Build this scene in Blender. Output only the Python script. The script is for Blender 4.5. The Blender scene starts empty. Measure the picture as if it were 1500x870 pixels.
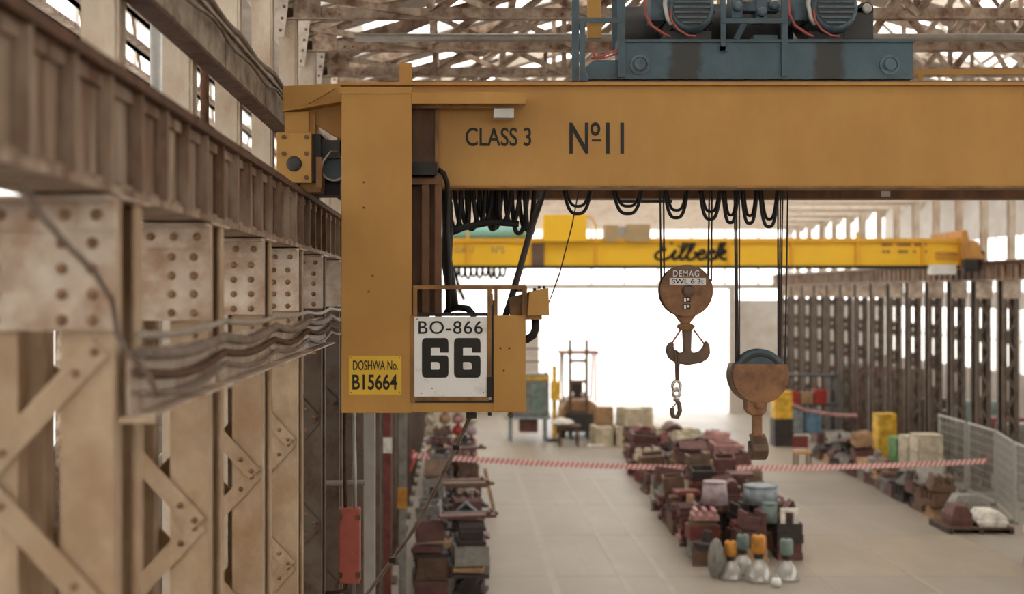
import bpy, bmesh, math, random
from mathutils import Vector, Matrix
random.seed(11)

# ------------------------------------------------------------------ camera, world, exposure
F, VX, VY, H = 1900.0, 670.0, 430.0, 5.7        # focal length in px, vanishing point, eye height
scn = bpy.context.scene
COL = scn.collection
cam_d = bpy.data.cameras.new('camera')
cam_d.sensor_width = 36.0
cam_d.lens = 36.0 * F / 1500.0
cam_d.shift_x = (750 - VX) / 1500.0
cam_d.shift_y = -(435 - VY) / 1500.0
cam_d.clip_end = 400
cam_d.dof.use_dof = True
cam_d.dof.focus_distance = 11.3
cam_d.dof.aperture_fstop = 1.05
cam = bpy.data.objects.new('camera', cam_d)
COL.objects.link(cam)
cam.location = (0, 0, H)
cam.rotation_euler = (math.pi / 2, 0, 0)
scn.camera = cam

world = bpy.data.worlds.new('overcast_sky')
scn.world = world
world.use_nodes = True
bg = world.node_tree.nodes['Background']
bg.inputs[0].default_value = (1.0, 0.975, 0.945, 1)
bg.inputs[1].default_value = 1.5
scn.view_settings.view_transform = 'Standard'
scn.view_settings.look = 'None'
scn.view_settings.exposure = 1.36
scn.view_settings.gamma = 1.0
scn.view_settings.use_curve_mapping = False
try:
    scn.cycles.max_bounces = 7
    scn.cycles.diffuse_bounces = 5
    scn.cycles.transparent_max_bounces = 12
    scn.cycles.sample_clamp_indirect = 6
except Exception:
    pass

# ------------------------------------------------------------------ helpers
def P(x, y, d):
    """a point of the photograph at the distance d in front of the camera"""
    return Vector(((x - VX) * d / F, d, H + (VY - y) * d / F))

def lin(c):
    def f(u):
        u /= 255.0
        return u / 12.92 if u <= 0.04045 else ((u + 0.055) / 1.055) ** 2.4
    return (f(c[0]), f(c[1]), f(c[2]), 1)

class MB:
    def __init__(s):
        s.v = []; s.f = []
    def add(s, vs, fs):
        n = len(s.v)
        s.v += [Vector(p) for p in vs]
        s.f += [tuple(i + n for i in f) for f in fs]
        return s
    def box(s, x0, x1, y0, y1, z0, z1):
        if x0 > x1: x0, x1 = x1, x0
        if y0 > y1: y0, y1 = y1, y0
        if z0 > z1: z0, z1 = z1, z0
        vs = [(x0,y0,z0),(x1,y0,z0),(x1,y1,z0),(x0,y1,z0),(x0,y0,z1),(x1,y0,z1),(x1,y1,z1),(x0,y1,z1)]
        return s.add(vs, [(0,3,2,1),(4,5,6,7),(0,1,5,4),(1,2,6,5),(2,3,7,6),(3,0,4,7)])
    def pbox(s, x0, y0, x1, y1, d0, d1):
        """box whose front face covers the photo rectangle at distance d0"""
        a = P(x0, y0, d0); b = P(x1, y1, d0)
        return s.box(a.x, b.x, d0, d1, b.z, a.z)
    def bar(s, p0, p1, w, t, side=None):
        """flat bar from p0 to p1: width w along side x dir, thickness t along the other"""
        p0 = Vector(p0); p1 = Vector(p1); d = (p1 - p0).normalized()
        nrm = Vector(side) if side is not None else Vector((0, 1, 0))
        nrm = (nrm - d * nrm.dot(d))
        if nrm.length < 1e-5: nrm = Vector((1, 0, 0)) - d * d.x
        nrm.normalize(); sd = d.cross(nrm)
        vs = []
        for p in (p0, p1):
            for a, b in ((-1,-1),(1,-1),(1,1),(-1,1)):
                vs.append(p + sd * (a * w / 2) + nrm * (b * t / 2))
        return s.add(vs, [(0,1,2,3),(7,6,5,4),(0,4,5,1),(1,5,6,2),(2,6,7,3),(3,7,4,0)])
    def cyl(s, p0, p1, r0, r1=None, n=14, caps=True):
        p0 = Vector(p0); p1 = Vector(p1); r1 = r0 if r1 is None else r1
        d = (p1 - p0).normalized()
        a = Vector((0,0,1)) if abs(d.z) < .9 else Vector((1,0,0))
        u = d.cross(a).normalized(); w = d.cross(u)
        vs = []
        for p, r in ((p0, r0), (p1, r1)):
            for i in range(n):
                t = 2 * math.pi * i / n
                vs.append(p + u * (r * math.cos(t)) + w * (r * math.sin(t)))
        fs = [(i, (i+1) % n, n + (i+1) % n, n + i) for i in range(n)]
        if caps: fs += [tuple(range(n - 1, -1, -1)), tuple(range(n, 2 * n))]
        return s.add(vs, fs)
    def tube(s, pts, r, n=6):
        pts = [Vector(p) for p in pts]; vs = []; m = len(pts)
        prev = None
        for i, p in enumerate(pts):
            d = (pts[min(i+1, m-1)] - pts[max(i-1, 0)])
            d = d.normalized() if d.length > 1e-9 else Vector((0,0,1))
            if prev is None:
                a = Vector((0,0,1)) if abs(d.z) < .9 else Vector((1,0,0))
                u = d.cross(a).normalized()
            else:
                u = (prev - d * prev.dot(d)).normalized()
            prev = u; w = d.cross(u)
            for k in range(n):
                t = 2 * math.pi * k / n
                vs.append(p + u * (r * math.cos(t)) + w * (r * math.sin(t)))
        fs = []
        for i in range(m - 1):
            for k in range(n):
                fs.append((i*n + k, i*n + (k+1) % n, (i+1)*n + (k+1) % n, (i+1)*n + k))
        fs += [tuple(range(n-1, -1, -1)), tuple(range((m-1)*n, m*n))]
        return s.add(vs, fs)
    def prism(s, poly, a, b, axis='y'):
        """polygon of (x, z) extruded along y (or (y, z) along x, (x, y) along z)"""
        n = len(poly)
        def q(p, t):
            return (p[0], t, p[1]) if axis == 'y' else (t, p[0], p[1]) if axis == 'x' else (p[0], p[1], t)
        vs = [q(p, a) for p in poly] + [q(p, b) for p in poly]
        fs = [tuple(range(n)), tuple(range(2*n - 1, n - 1, -1))]
        fs += [(i, n + i, n + (i+1) % n, (i+1) % n) for i in range(n)]
        return s.add(vs, fs)
    def pprism(s, pix, d0, d1):
        pts = [P(x, y, d0) for x, y in pix]
        return s.prism([(p.x, p.z) for p in pts], d0, d1)
    def lathe(s, prof, c, n=18, axis='z', caps=True):
        vs = []; c = Vector(c)
        for r, h in prof:
            for i in range(n):
                t = 2 * math.pi * i / n; a = r * math.cos(t); b = r * math.sin(t)
                vs.append(c + Vector((a, b, h) if axis == 'z' else (a, h, b) if axis == 'y' else (h, a, b)))
        m = len(prof); fs = []
        for j in range(m - 1):
            for i in range(n):
                fs.append((j*n + i, j*n + (i+1) % n, (j+1)*n + (i+1) % n, (j+1)*n + i))
        if caps: fs += [tuple(range(n)), tuple(range((m-1)*n, m*n))]
        return s.add(vs, fs)

ROOTLOC = {}
def make_obj(name, mb, mat, parent=None, smooth=False, bevel=0, base=None):
    off = Vector((0, 0, 0))
    if parent is not None:
        off = Vector(ROOTLOC.get(parent.name, (0, 0, 0)))
    elif base is not None:
        off = Vector(base)
    me = bpy.data.meshes.new(name)
    me.from_pydata([tuple(p - off) for p in mb.v], [], mb.f)
    bm = bmesh.new(); bm.from_mesh(me)
    bmesh.ops.recalc_face_normals(bm, faces=bm.faces)
    bm.to_mesh(me); bm.free()
    if smooth:
        for p in me.polygons: p.use_smooth = len(p.vertices) <= 4
    me.materials.append(MAT[mat] if isinstance(mat, str) else mat)
    o = bpy.data.objects.new(name, me)
    COL.objects.link(o)
    if parent is not None:
        o.parent = parent
        ROOTLOC[o.name] = off
    else:
        o.location = off
        ROOTLOC[o.name] = off
    if bevel:
        b = o.modifiers.new('bevel', 'BEVEL'); b.width = bevel; b.segments = 2; b.limit_method = 'ANGLE'
    return o
def tag(o, label, cat, group=None):
    o['label'] = label; o['category'] = cat
    if group: o['group'] = group
    return o
def thing(name, base, label, cat, group=None):
    o = bpy.data.objects.new(name, None)
    o.empty_display_size = .1
    COL.objects.link(o); o.location = base
    ROOTLOC[o.name] = Vector(base)
    return tag(o, label, cat, group)
def struct(o):
    o['kind'] = 'structure'; return o
def stuff(o):
    o['kind'] = 'stuff'; return o
def copy_tree(o, loc=None, rot=None, scale=None, label=None, parent=None):
    c = o.copy(); COL.objects.link(c)
    if parent is not None:
        c.parent = parent
    if loc is not None: c.location = loc
    if rot is not None: c.rotation_euler = rot
    if scale is not None: c.scale = scale
    if label: c['label'] = label
    for ch in o.children:
        if ch.parent == o: copy_tree(ch, parent=c)
    return c

RIV = {}
def rivet(parent, p, r, mat, axis='y'):
    """a domed rivet head facing the camera side (-y), shared mesh"""
    key = (round(r, 4), mat)
    if key not in RIV:
        mb = MB().lathe([(r, 0), (r*.95, -r*.3), (r*.6, -r*.62), (r*.15, -r*.72)], (0,0,0), 10, 'y')
        me = bpy.data.meshes.new('rivet')
        me.from_pydata([tuple(v) for v in mb.v], [], mb.f)
        bm = bmesh.new(); bm.from_mesh(me); bmesh.ops.recalc_face_normals(bm, faces=bm.faces); bm.to_mesh(me); bm.free()
        for q in me.polygons: q.use_smooth = len(q.vertices) <= 4
        me.materials.append(MAT[mat]); RIV[key] = me
    o = bpy.data.objects.new('rivet', RIV[key]); COL.objects.link(o)
    o.parent = parent; o.location = Vector(p) - Vector(ROOTLOC.get(parent.name, (0,0,0)))
    return o

def text_mb(body, x0, y0, x1, y1, d, depth=.004, shear=0, weight=0.0, spacing=1.0):
    """lettering fitted into a photo rectangle on a plane at distance d, facing the camera"""
    cu = bpy.data.curves.new('lettering', 'FONT')
    cu.body = body; cu.extrude = .001; cu.shear = shear; cu.offset = weight; cu.space_character = spacing
    cu.align_x = 'CENTER' if '\n' in body else 'LEFT'
    ob = bpy.data.objects.new('tmp', cu); COL.objects.link(ob)
    dg = bpy.context.evaluated_depsgraph_get()
    me = bpy.data.meshes.new_from_object(ob.evaluated_get(dg))
    vs = [v.co.copy() for v in me.vertices]; fs = [tuple(p.vertices) for p in me.polygons]
    bpy.data.objects.remove(ob); bpy.data.meshes.remove(me)
    ax = min(v.x for v in vs); bx = max(v.x for v in vs); ay = min(v.y for v in vs); by = max(v.y for v in vs)
    a = P(x0, y0, d); b = P(x1, y1, d)
    out = [Vector((a.x + (v.x - ax) / (bx - ax) * (b.x - a.x), d - (depth if v.z > 0 else -.002), b.z + (v.y - ay) / (by - ay) * (a.z - b.z))) for v in vs]
    m = MB(); m.add(out, fs); return m

# ------------------------------------------------------------------ materials
MAT = {}
def mat(name, col, rough=.6, metal=0.0, var=.18, scale=3.0, second=None, amount=.45, sscale=5.0, soft=.12, stretch=(1,1,1), bump=0.0, bscale=40, spec=.35):
    m = bpy.data.materials.new(name); m.use_nodes = True
    nt = m.node_tree; N = nt.nodes; L = nt.links
    b = N['Principled BSDF']
    b.inputs['Roughness'].default_value = rough
    b.inputs['Metallic'].default_value = metal
    b.inputs['Specular IOR Level'].default_value = spec
    geo = N.new('ShaderNodeNewGeometry')
    mp = N.new('ShaderNodeMapping'); mp.inputs['Scale'].default_value = stretch
    L.new(geo.outputs['Position'], mp.inputs['Vector'])
    n1 = N.new('ShaderNodeTexNoise'); n1.inputs['Scale'].default_value = scale; n1.inputs['Detail'].default_value = 6; n1.inputs['Roughness'].default_value = .6
    L.new(mp.outputs[0], n1.inputs['Vector'])
    c = lin(col)
    r1 = N.new('ShaderNodeValToRGB')
    r1.color_ramp.elements[0].position = .3; r1.color_ramp.elements[1].position = .7
    r1.color_ramp.elements[0].color = (*[u * (1 - var) for u in c[:3]], 1)
    r1.color_ramp.elements[1].color = (*[min(1, u * (1 + var)) for u in c[:3]], 1)
    L.new(n1.outputs['Fac'], r1.inputs['Fac'])
    out = r1.outputs['Color']
    if second is not None:
        n2 = N.new('ShaderNodeTexNoise'); n2.inputs['Scale'].default_value = sscale; n2.inputs['Detail'].default_value = 8; n2.inputs['Roughness'].default_value = .65
        L.new(mp.outputs[0], n2.inputs['Vector'])
        r2 = N.new('ShaderNodeValToRGB')
        t = 1 - amount
        lo = .25 + t * .5
        r2.color_ramp.elements[0].position = max(0, lo - soft); r2.color_ramp.elements[1].position = min(1, lo + soft)
        r2.color_ramp.elements[0].color = (0,0,0,1); r2.color_ramp.elements[1].color = (1,1,1,1)
        L.new(n2.outputs['Fac'], r2.inputs['Fac'])
        mx = N.new('ShaderNodeMix'); mx.data_type = 'RGBA'
        L.new(r2.outputs['Color'], mx.inputs['Factor'])
        L.new(out, mx.inputs['A']); mx.inputs['B'].default_value = lin(second)
        out = mx.outputs['Result']
    L.new(out, b.inputs['Base Color'])
    if bump:
        n3 = N.new('ShaderNodeTexNoise'); n3.inputs['Scale'].default_value = bscale; n3.inputs['Detail'].default_value = 4
        L.new(geo.outputs['Position'], n3.inputs['Vector'])
        bp = N.new('ShaderNodeBump'); bp.inputs['Strength'].default_value = bump; bp.inputs['Distance'].default_value = .01
        L.new(n3.outputs['Fac'], bp.inputs['Height']); L.new(bp.outputs['Normal'], b.inputs['Normal'])
    MAT[name] = m
    return m
# left steelwork
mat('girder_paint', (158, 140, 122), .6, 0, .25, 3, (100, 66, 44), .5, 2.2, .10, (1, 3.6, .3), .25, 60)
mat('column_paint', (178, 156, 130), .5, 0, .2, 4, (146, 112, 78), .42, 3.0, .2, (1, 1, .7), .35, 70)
mat('plate_paint', (196, 182, 166), .42, 0, .2, 5, (140, 102, 72), .40, 4.0, .18, (1, 1, 1), .4, 80)  # base lightened so the colour carries reflected sheen on the gusset plates
mat('rivet_paint', (140, 108, 80), .5, 0, .25, 8, (90, 62, 44), .4, 10, .15)
mat('post_paint', (205, 192, 175), .45, 0, .14, 4, (165, 135, 105), .3, 3.5, .2, (1, 1, .5), .5, 60)
mat('beam_paint', (148, 136, 120), .55, 0, .2, 4, (90, 66, 48), .38, 5, .12, (1, 1, 1), .3, 50)
mat('rust_edge', (92, 62, 42), .75, 0, .3, 9, (60, 42, 32), .4, 12, .12, (1,1,1), .4, 60)
mat('truss_paint', (172, 154, 136), .65, 0, .28, 6, (104, 70, 52), .42, 5, .12, (1, 1, 1), .4, 50)
mat('truss_lit_pale', (216, 206, 194), .65, 0, .12, 4, (184, 166, 148), .35, 4, .15)  # far truss colour lightened to carry the skylight falling on them
mat('gusset_paint', (212, 202, 190), .5, 0, .12, 6, (170, 150, 130), .25, 7, .15, (1,1,1), .5, 60)
mat('dark_shaded_column', (112, 100, 88), .65, 0, .25, 3, (74, 54, 42), .5, 3, .15)  # backlit look of the right row put into a darker, rusty colour
mat('cable_grey', (120, 108, 98), .5, 0, .25, 6, (90, 66, 50), .4, 8, .15)
mat('conduit', (150, 142, 132), .4, .2, .2, 6)
# crane
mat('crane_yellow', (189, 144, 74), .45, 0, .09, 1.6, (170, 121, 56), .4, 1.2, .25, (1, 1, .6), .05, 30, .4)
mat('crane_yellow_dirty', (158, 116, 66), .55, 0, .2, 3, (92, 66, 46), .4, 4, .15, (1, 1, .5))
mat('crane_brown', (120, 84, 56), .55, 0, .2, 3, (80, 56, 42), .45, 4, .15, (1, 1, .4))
mat('rail_steel', (120, 100, 84), .4, .5, .2, 8)
mat('black_paint', (34, 30, 27), .5, 0, .15, 8)
mat('black_rubber', (30, 27, 25), .55, 0, .2, 10)
mat('sign_white', (236, 236, 234), .35, 0, .03, 5, (205, 200, 190), .2, 6, .1)
mat('sign_yellow', (222, 182, 62), .4, 0, .05, 6)
mat('blue_grey', (76, 97, 108), .45, 0, .12, 3, (66, 78, 84), .4, 4, .15)
mat('grey_dark', (62, 62, 62), .5, 0, .2, 6)
mat('motor_blue', (92, 112, 124), .45, 0, .12, 5, (60, 68, 74), .35, 6, .12)
mat('hose_red', (170, 92, 84), .5, 0, .15, 8)
mat('steel_pale', (190, 188, 184), .35, .3, .1, 8)
mat('bolt_steel', (104, 80, 54), .45, .3, .2, 12)
mat('hook_brown', (150, 108, 74), .45, 0, .15, 6, (104, 74, 56), .4, 5, .12)
mat('hook_steel', (112, 92, 78), .38, .3, .2, 8)
mat('rope', (52, 44, 40), .5, .2, .2, 30)
mat('chrome', (200, 196, 190), .2, .9, .05, 8)
# second crane
mat('bright_yellow', (246, 196, 50), .4, 0, .05, 1)
mat('yellow_edge', (226, 170, 52), .45, 0, .06, 2)
mat('orange_brown', (198, 142, 66), .5, 0, .15, 3, (140, 96, 60), .35, 3, .12)
mat('grey_brown', (172, 150, 112), .5, 0, .1, 4)
mat('teal', (120, 172, 168), .45, 0, .1, 3)
# setting
mat('roof_sheet', (188, 182, 174), .6, 0, .14, 1.2, (158, 144, 130), .35, 1.4, .2)
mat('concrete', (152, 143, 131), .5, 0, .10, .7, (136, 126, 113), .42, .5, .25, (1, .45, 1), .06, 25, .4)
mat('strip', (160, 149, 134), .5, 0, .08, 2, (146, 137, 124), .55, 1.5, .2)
mat('concrete_dim_band', (144, 136, 126), .5, 0, .12, .7, (128, 120, 109), .42, .5, .25, (1, .45, 1), .06, 25, .4)
mat('concrete_lit_band', (156, 144, 127), .5, 0, .12, .8, (140, 128, 111), .42, .6, .25, (1, .45, 1), .06, 25, .4)
mat('outside_ground', (205, 200, 192), .8, 0, .05, .5)
mat('wall_pale', (206, 200, 192), .7, 0, .08, 1, (180, 168, 156), .35, 1.2, .2)
mat('wall_brown', (112, 98, 86), .75, 0, .15, 1.4, (84, 70, 60), .45, 1.2, .2)
mat('mullion', (206, 200, 190), .5, 0, .05, 3)
# junk
for n, c in (('maroon', (106, 72, 68)), ('oxblood', (124, 66, 60)), ('brown', (112, 88, 72)), ('charcoal', (66, 58, 56)), ('grey', (142, 138, 132)),
             ('cream', (212, 200, 176)), ('tan', (176, 142, 108)), ('pink', (186, 140, 136)), ('lilac', (176, 160, 164)), ('bluegrey', (150, 160, 166)),
             ('sage', (122, 140, 134)), ('orange', (206, 142, 62)), ('ivory', (232, 228, 218)), ('red', (176, 62, 54)), ('blue', (112, 150, 176)),
             ('green', (120, 164, 110)), ('yellow', (232, 186, 66))):
    mat('j_' + n, c, .6, 0, .2, 4, tuple(int(u * .72) for u in c), .35, 5, .15)
mat('tape_red', (222, 104, 104), .5, 0, .05, 3)
mat('tape_white', (240, 232, 226), .5, 0, .03, 3)
mat('red_box', (172, 92, 80), .5, 0, .1, 5, (140, 74, 64), .3, 5, .15)
mat('galv', (178, 176, 170), .4, .4, .12, 6)
m = mat('lamp_glass', (176, 174, 168), .15, .3, .05, 6)

def glass_mat(name, tint, clear):
    m = bpy.data.materials.new(name); m.use_nodes = True
    nt = m.node_tree; N = nt.nodes; L = nt.links
    for n in list(N): N.remove(n)
    o = N.new('ShaderNodeOutputMaterial'); tr = N.new('ShaderNodeBsdfTransparent'); df = N.new('ShaderNodeBsdfTranslucent')
    gl = N.new('ShaderNodeBsdfDiffuse'); mx = N.new('ShaderNodeMixShader'); mx2 = N.new('ShaderNodeMixShader')
    tr.inputs[0].default_value = (1, .985, .96, 1); df.inputs[0].default_value = lin(tint); gl.inputs[0].default_value = lin(tint)
    mx2.inputs[0].default_value = .35; L.new(df.outputs[0], mx2.inputs[1]); L.new(gl.outputs[0], mx2.inputs[2])
    mx.inputs[0].default_value = clear
    L.new(mx2.outputs[0], mx.inputs[1]); L.new(tr.outputs[0], mx.inputs[2]); L.new(mx.outputs[0], o.inputs[0])
    MAT[name] = m
glass_mat('skylight', (235, 232, 225), .75)
glass_mat('window_glass', (225, 228, 228), .7)

def stained(name, base, x_ranges, z0, z1):
    """painted plate with two oil stains that run down it"""
    m = mat(name, base, .45, 0, .1, 3, tuple(int(u*.85) for u in base), .35, 4, .15)
    nt = m.node_tree; N = nt.nodes; L = nt.links; b = N['Principled BSDF']
    src = b.inputs['Base Color'].links[0].from_socket
    geo = N.new('ShaderNodeNewGeometry'); sp = N.new('ShaderNodeSeparateXYZ'); L.new(geo.outputs['Position'], sp.inputs[0])
    ns = N.new('ShaderNodeTexNoise'); ns.inputs['Scale'].default_value = 7; ns.inputs['Detail'].default_value = 5; L.new(geo.outputs['Position'], ns.inputs['Vector'])
    ad = N.new('ShaderNodeMath'); ad.operation = 'MULTIPLY_ADD'; ad.inputs[1].default_value = .16
    L.new(ns.outputs['Fac'], ad.inputs[0]); L.new(sp.outputs['X'], ad.inputs[2])
    for a, bb in x_ranges:
        c = (a + bb) / 2 + .08; w = (bb - a) / 2
        d = N.new('ShaderNodeMath'); d.operation = 'SUBTRACT'; d.inputs[1].default_value = c; L.new(ad.outputs[0], d.inputs[0])
        e = N.new('ShaderNodeMath'); e.operation = 'ABSOLUTE'; L.new(d.outputs[0], e.inputs[0])
        r = N.new('ShaderNodeMapRange'); r.inputs['From Min'].default_value = w * .75; r.inputs['From Max'].default_value = w * 1.15
        r.inputs['To Min'].default_value = .85; r.inputs['To Max'].default_value = 0; L.new(e.outputs[0], r.inputs['Value'])
        mx = N.new('ShaderNodeMix'); mx.data_type = 'RGBA'; L.new(r.outputs[0], mx.inputs['Factor'])
        L.new(src, mx.inputs['A']); mx.inputs['B'].default_value = lin((58, 54, 50)); src = mx.outputs['Result']
    L.new(src, b.inputs['Base Color'])

D = 11.18          # front girder of the near crane
DC = 10.80         # its leg and operator's platform
S = 1.87           # bay of the steelwork
XL, XR = -1.3, 15.0
Y0, YF = 4.9, 62.0

# ------------------------------------------------------------------ the setting
fl = struct(make_obj('floor', MB().box(-6.5, 21, -6, YF + .3, -.25, 0), 'concrete'))
rs = random.Random(2)
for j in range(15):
    light_band = ('concrete', 'concrete_dim_band', 'concrete', 'concrete_lit_band')[j % 4]  # row tones put bands of skylight and shade into the floor colour
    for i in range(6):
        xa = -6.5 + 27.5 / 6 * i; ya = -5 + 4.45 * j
        make_obj('floor_slab', MB().box(xa + .008, xa + 27.5 / 6 - .008, ya + .008, ya + 4.442, -.01, .004), light_band if rs.random() < .75 else 'concrete', fl)
for i, (a, w) in enumerate(((1.9, .16), (3.3, .13), (4.13, .13), (9.2, .12))):
    make_obj('floor_strip', MB().box(a - w/2, a + w/2, 4, YF, -.02, .008), 'strip', fl)
struct(make_obj('ground_outside', MB().box(-60, 90, YF + .3, 220, -.3, -.02), 'outside_ground'))

def zroof(x):
    mid = (XL + XR) / 2
    return H + 3.55 + (1 - abs(x - mid) / 8.9) * 2.5
ceil = bpy.data.objects.new('ceiling', None); COL.objects.link(ceil); struct(ceil)
mid = (XL + XR) / 2
yb = -6.0; step = 2 * S
k = 0
while yb < YF:
    fs = .72 if yb < 14 else .45 if yb < 30 else .34
    for sgn in (-1, 1):
        e = mid + sgn * 8.9
        for nm, a, b, mt in (('roof_sheet', yb, yb + step * fs, 'roof_sheet'), ('skylight_pane', yb + step * fs, yb + step, 'skylight')):
            b = min(b, YF + .2)
            if b <= a: continue
            t = .05 if nm == 'roof_sheet' else .02
            vs = [(mid, a, zroof(mid)), (e, a, zroof(e)), (e, b, zroof(e)), (mid, b, zroof(mid))]
            mb = MB(); mb.add(vs + [(x, y, z + t) for x, y, z in vs], [(0,1,2,3),(7,6,5,4),(0,4,5,1),(1,5,6,2),(2,6,7,3),(3,7,4,0)])
            make_obj(nm, mb, mt, ceil)
    yb += step
for x in (-2.2, .8, 3.8, 6.85, 9.9, 12.9, 15.9):
    make_obj('purlin', MB().box(x - .05, x + .05, -6, YF, zroof(x) - .16, zroof(x) - .01), 'truss_paint', ceil)
# aisle roofs
make_obj('aisle_roof', MB().box(-6.5, -2.0, -6, YF, H + 5.6, H + 5.66), 'roof_sheet', ceil)
make_obj('aisle_roof', MB().box(15.7, 21, -6, YF, H + 5.6, H + 5.66), 'roof_sheet', ceil)

def side_wall(name, x, t, bands, mt):
    """outer wall with glazed bands: bands = [(z0, z1)] relative to the floor"""
    w = struct(bpy.data.objects.new(name, None)); COL.objects.link(w)
    z = 0
    for z0, z1 in bands:
        make_obj('wall_panel', MB().box(x, x + t, -6, YF, z, z0), mt, w); z = z1
    make_obj('wall_panel', MB().box(x, x + t, -6, YF, z, H + 5.6), mt, w)
    n = 1
    return w
wl = side_wall('wall_left', -6.4, -.15, [(3.2, 5.2), (H + .7, H + 5.56)], 'wall_brown')
wr = side_wall('wall_right', 20.4, .15, [(2.7, 5.2), (H + .0, H + 2.2)], 'wall_pale')
wn = 1
def glazed_band(x, z0, z1, ya, yb, pw, n_h):
    global wn
    w = struct(bpy.data.objects.new('window_%d' % wn, None)); COL.objects.link(w); wn += 1
    make_obj('frame', MB().box(x - .04, x + .04, ya, yb, z0, z0 + .07).box(x - .04, x + .04, ya, yb, z1 - .07, z1), 'mullion', w)
    y = ya
    while y < yb - .01:
        make_obj('pane', MB().box(x - .006, x + .006, y + .03, y + pw - .03, z0 + .07, z1 - .07), 'window_glass', w)
        make_obj('mullion', MB().box(x - .04, x + .04, y - .03, y + .03, z0, z1), 'mullion', w)
        y += pw
    for j in range(1, n_h):
        zz = z0 + (z1 - z0) * j / n_h
        make_obj('glazing_bar', MB().box(x - .03, x + .03, ya, yb, zz - .025, zz + .025), 'mullion', w)
glazed_band(-6.47, 3.2, 5.2, -6, 62, 2.0, 2)
glazed_band(-6.47, H + .7, H + 5.56, -6, 62, 2.0, 3)
glazed_band(20.47, 2.7, 5.2, -6, 62, 2.125, 2)
glazed_band(20.47, H + .0, H + 2.2, -6, 62, 2.125, 2)
wnr = struct(bpy.data.objects.new('wall_near_added', None)); COL.objects.link(wnr)  # unseen end wall added behind the camera to cut the near light
make_obj('wall_panel', MB().box(-6.5, 21, -6.2, -6, 0, H + .6), 'wall_pale', wnr)
make_obj('wall_panel', MB().box(-6.5, 21, -6.2, -6, H + 3.2, H + 6.2), 'wall_pale', wnr)
w = struct(bpy.data.objects.new('window_%d' % wn, None)); COL.objects.link(w); wn += 1  # unseen window band added in that wall to light the crane front
for i in range(11):
    make_obj('pane', MB().box(-6.45 + 2.5 * i, -4.05 + 2.5 * i, -6.11, -6.1, H + .6, H + 3.2), 'window_glass', w)
    make_obj('mullion', MB().box(-4.05 + 2.5 * i, -3.95 + 2.5 * i, -6.15, -6.05, H + .6, H + 3.2), 'mullion', w)

wf = struct(bpy.data.objects.new('wall_far', None)); COL.objects.link(wf)
def wfp(x0, x1, z0, z1, mt='wall_pale', d0=YF, d1=YF + .2):
    make_obj('wall_panel', MB().box(x0, x1, d0, d1, z0, z1), mt, wf)
wfp(-6.5, 3.9, 0, 3.6); wfp(13.0, 21, 0, H - .3); wfp(-6.5, 21, H + 5.0, H + 6.2)
wfp(3.6, 3.9, 3.6, 5.9); wfp(13.0, 13.3, H - .3, 5.9); 
make_obj('lintel', MB().box(-6.5, 21, YF - .05, YF + .25, 5.9, 6.15), 'wall_pale', wf)
w = struct(bpy.data.objects.new('window_%d' % wn, None)); COL.objects.link(w); wn += 1
x = -6.4
while x < 20.5:
    make_obj('mullion', MB().box(x - .05, x + .05, YF, YF + .12, 6.15, H + 5.0), 'mullion', w)
    make_obj('pane', MB().box(x + .05, min(20.9, x + 1.55), YF + .05, YF + .062, 6.15, H + 5.0), 'window_glass', w)
    x += 1.6
for z in (7.1, 8.1):
    make_obj('glazing_bar', MB().box(-6.4, 20.9, YF + .01, YF + .11, z - .04, z + .04), 'mullion', w)
x = -6.4
while x < 3.5:
    make_obj('mullion', MB().box(x - .05, x + .05, YF, YF + .12, 3.6, 5.9), 'mullion', w)
    make_obj('pane', MB().box(x + .05, min(3.6, x + 1.55), YF + .05, YF + .062, 3.6, 5.9), 'window_glass', w)
    x += 1.6

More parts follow.
